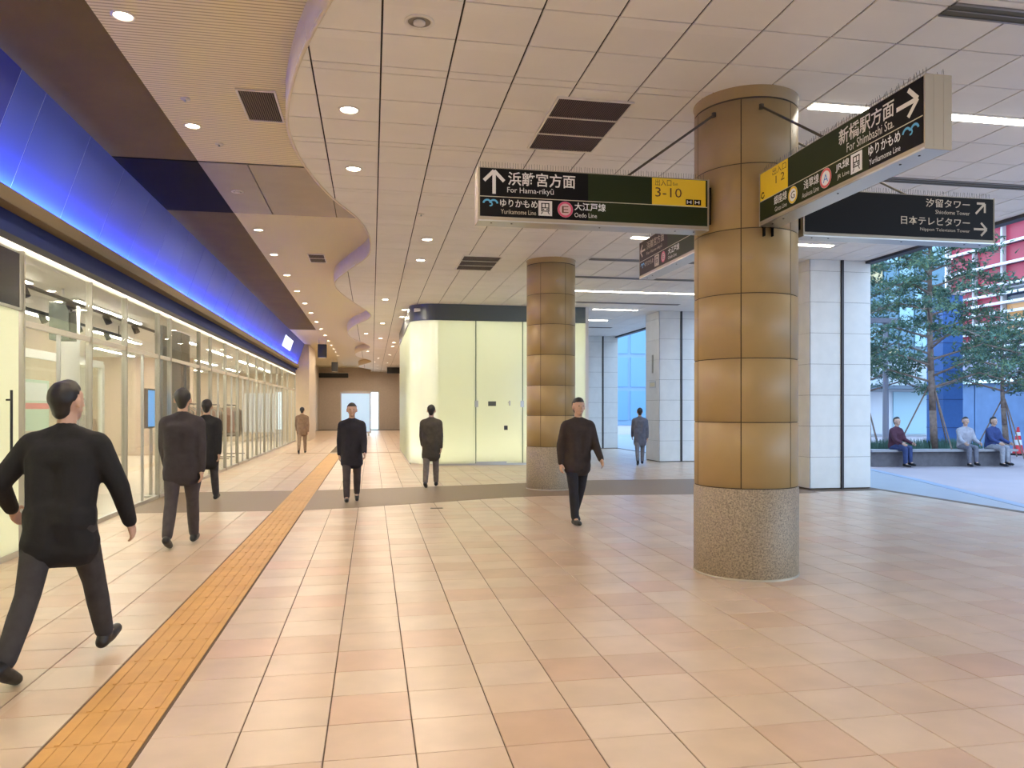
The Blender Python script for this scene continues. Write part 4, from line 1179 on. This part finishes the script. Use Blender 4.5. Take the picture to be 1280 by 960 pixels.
# planter with bench edge
pb = thing('planter', 'low dark stone planter with bench edge around the pines', 'planter', (15.3, 19.4, 0))
MB().prism([(-1.9, -.8), (2.1, -1.2), (2.6, .6), (-1.2, 1.6)], -.01, .40).build('stone_wall', mat('planter_stone', (.12, .11, .12), .6, var=.15), pb)
MB().prism([(-2.0, -.95), (2.2, -1.35), (2.25, -.95), (-1.95, -.5)], .40, .46).build('bench_slab', mat('bench_grey', (.3, .29, .3), .5), pb)
hd_ = MB(); rr = random.Random(4)
for k in range(1600):
    x_, y_ = rr.uniform(-1.5, 2.1), rr.uniform(-.4, .7)
    b0 = Vector((x_, y_, .40)); e = Vector((rr.uniform(-.06, .06), rr.uniform(-.06, .06), rr.uniform(.1, .35)))
    hd_.face(b0 + Vector((-.02, 0, 0)), b0 + Vector((.02, 0, 0)), b0 + e)
tag(hd_.build('ground_cover', M_NEEDLE, pb), kind='stuff')
def bench_person(label, x, y, facing, jc, tc, H=1.68):
    t = person(label, (x, y, 0), facing, H, legs=((84, 84), (88, 86)), arms=((28, 40, 8), (24, 44, 8)), lean=8, head=(10, -8), jacket=jc, trousers=tc, voxel=.016, sit=True)
    return t
bench_person('seated person in dark maroon top by the lamp post', 14.1, 18.62, 165, (.07, .02, .035), (.03, .05, .14))
bench_person('seated person in pale grey jacket on the planter bench', 16.1, 18.42, 190, (.35, .34, .38), (.15, .15, .18))
bench_person('seated person in navy jacket on the planter bench', 16.9, 18.35, 170, (.03, .05, .16), (.3, .3, .33))

# lamp post
lp = thing('lamp_post', 'slim grey lamp post with a flat head between the pines', 'lamp post', (16.35, 22.0, 0))
MB().tube((0, 0, 0), (0, 0, 4.35), .10, .075, n=12).build('pole', mat('grey_pole', (.30, .31, .37), .4, metal=.4), lp)
MB().tube((0, 0, 0), (0, 0, .25), .16, .14, n=12).build('base', mat('grey_pole'), lp)
MB().box(-.65, .35, -.12, .12, 4.35, 4.5).build('head', mat('grey_pole'), lp)
# blue pylon
bp_ = thing('pylon', 'broad blue square pylon behind the tall pine', 'pylon', (20.2, 24.0, 0))
MB().box(-.4, .4, -.4, .4, 0, 5.6).build('shaft', mat('pylon_blue', (.06, .16, .42), .35, var=.05), bp_)
for k in range(5): MB().box(-.41, .41, -.41, .41, 1.0 * k + .9, 1.0 * k + .92).build('seam', mat('seam_dark', (.03, .06, .18), .5), bp_)
MB().box(-.45, .45, -.45, .45, 5.6, 5.7).build('cap', M_STEEL, bp_)

# red building beyond the plaza
rb = thing('building', 'red panelled building with white louvre bars and lit windows', 'building', (24.5, 0, 0))
M_REDP = mat('red_panel', (.42, .035, .07), .4, var=.1, scale=.6)
MB().box(.3, 10, 2, 29.0, 0, 14).build('body', mat('building_grey', (.30, .31, .40), .6), rb)
yy = [29.0 - 1.45 * k for k in range(0, 18)]
for a, b in zip(yy[1:], yy):
    for z0, z1 in ((5.7, 6.45), (6.5, 7.25), (7.3, 8.05), (8.1, 9.6), (9.65, 11.2)):
        if b > 27.2 or z0 > 6.4: MB().box(.2, .3, a + .03, b - .03, z0, z1).build('red_panel', M_REDP, rb)
    if b <= 27.4:
        for z0, z1 in ((4.2, 5.0), (5.05, 5.75), (5.8, 6.4)):
            k = random.random()
            wm = mat('window_warm', (.35, .2, .08), .3, emit=(1, .55, .2), estr=.35) if k < .35 else (mat('window_teal', (.18, .34, .38), .15) if k < .75 else mat('window_dark', (.04, .05, .08), .1))
            f_ = MB().box(.22, .3, a + .04, b - .04, z0, z1).build('window', mat('frame_blue', (.16, .16, .30), .4), rb)
            MB().box(.2, .22, a + .09, b - .09, z0 + .05, z1 - .05).build('pane', wm, f_)
    else:
        MB().box(.2, .3, a + .03, b - .03, 4.2, 5.65).build('red_panel', M_REDP, rb)
    MB().box(.02, .2, b - .05, b + .05, 3.6, 14).build('blue_fin', mat('frame_blue'), rb)
for z in [3.75, 4.0, 4.25, 4.6, 4.95, 5.35, 5.72, 6.08, 6.45, 7.25, 8.05, 8.85, 9.65]:
    MB().box(-.12, .02, 2, 29.0, z, z + .10).build('louvre_bar', mat('white_bar', (.78, .78, .80), .4), rb)
MB().box(-.1, .25, 2, 29.0, 2.75, 3.6).build('lavender_band', mat('lavender_band', (.38, .36, .48), .5), rb)
MB().box(-.14, -.1, 2, 29.0, 2.62, 2.75).build('light_line', mat('cyan_line', (.7, .9, 1), .4, emit=(.6, .88, 1), estr=1.0), rb)
for a, b in zip(yy[1:], yy):
    MB().box(.1, .28, a + .03, b - .03, .0, 2.6).build('blue_shutter', mat('blue_shutter', (.14, .24, .42), .5, var=.1, scale=2), rb)
# teal glass tower and pale low building
tw_ = thing('building', 'dark teal glass tower rising behind the pines', 'building', (40.2, 52, 0))
MB().box(-3.2, 3.6, 0, 8, 0, 40).build('body', mat('tower_frame', (.10, .16, .20), .4), tw_)
for k in range(5):
    for z in range(2, 26, 2):
        MB().box(-3.1 + 1.34 * k, -1.9 + 1.34 * k, -.1, 0, z * .8, z * .8 + 1.4).build('window', mat(('tower_glass', 'tower_glass_light', 'tower_glass_warm')[0 if (k * 7 + z) % 5 < 3 else (1 if (k + z) % 7 else 2)], (.07, .17, .24) if (k * 7 + z) % 5 < 3 else ((.25, .42, .5) if (k + z) % 7 else (.5, .4, .2)), .15), tw_)
lb = thing('building', 'pale low building with mint panels at the back of the plaza', 'building', (26, 40, 0))
MB().box(-8, 12, 0, 6, 0, 4.6).build('wall', mat('pale_wall', (.55, .60, .63), .5, var=.06, scale=.4), lb)
for k in range(8):
    MB().box(-7.8 + 2.4 * k, -5.6 + 2.4 * k, -.06, 0, .1, 2.6).build('panel', mat(('mint_panel', 'white_panel', 'aqua_panel')[k % 3], ((.30, .52, .46), (.62, .65, .68), (.38, .58, .66))[k % 3], .4), lb)
MB().box(-8.2, 12.2, -1.2, .2, 2.75, 2.95).build('canopy', mat('slate_canopy', (.12, .16, .2), .5), lb)
MB().box(-8.1, 12.1, -.1, 6.1, 4.6, 4.75).build('roof_edge', mat('slate_canopy'), lb)
bb = thing('building', 'tall pale blue glass building seen between the far piers', 'building', (29, 72, 0))
MB().box(-6, 10, 0, 8, 0, 34).build('body', mat('pale_blue_frame', (.22, .36, .52), .4), bb)
for k in range(8):
    for z in range(10):
        MB().box(-5.8 + 2 * k, -4.1 + 2 * k, -.1, 0, .5 + 3.3 * z, 3.4 + 3.3 * z).build('window', mat('pale_blue_glass', (.16, .34, .52), .3), bb)
# traffic cone
vp = thing('traffic_cone', 'red and white traffic cone standing by the blue shutters', 'cone', (21.75, 22.45, 0))
MB().box(-.22, .22, -.22, .22, -.012, .05).build('base', M_BLACK, vp)
MB().lathe([(.17, .05), (.035, .95), (.0001, .96)], n=20).build('cone_body', mat('cone_red', (.72, .04, .05), .5), vp, smooth=True)
MB().lathe([(.132, .34), (.105, .52)], n=20).build('white_stripe', M_TXTB, vp, smooth=True)
MB().lathe([(.083, .66), (.066, .78)], n=20).build('white_stripe', M_TXTB, vp, smooth=True)

# ------------------------------------------------------------------ turn lettering and modifier meshes into plain meshes
bpy.context.view_layer.update()
dg = bpy.context.evaluated_depsgraph_get()
done = []
for o, kind, box, m_, par in PENDING:
    me = bpy.data.meshes.new_from_object(o.evaluated_get(dg))
    done.append(me)
for (o, kind, box, m_, par), me in zip(PENDING, done):
    nm = o.name.split('.')[0]
    if kind == 'text':
        x0, x1, z0, z1, y = box
        xs = [v.co.x for v in me.vertices]; ys_ = [v.co.y for v in me.vertices]
        a0, a1, b0, b1 = min(xs), max(xs), min(ys_), max(ys_)
        for v in me.vertices:
            v.co = (x0 + (v.co.x - a0) / (a1 - a0) * (x1 - x0), y, z0 + (v.co.y - b0) / max(b1 - b0, 1e-6) * (z1 - z0))
        me.materials.clear(); me.materials.append(m_)
        cu = o.data
        bpy.data.objects.remove(o); bpy.data.curves.remove(cu)
        link(nm, me, par)
    else:
        o.modifiers.clear()
        me.materials.clear(); me.materials.append(m_)
        me.polygons.foreach_set('use_smooth', [True] * len(me.polygons))
        o.data = me
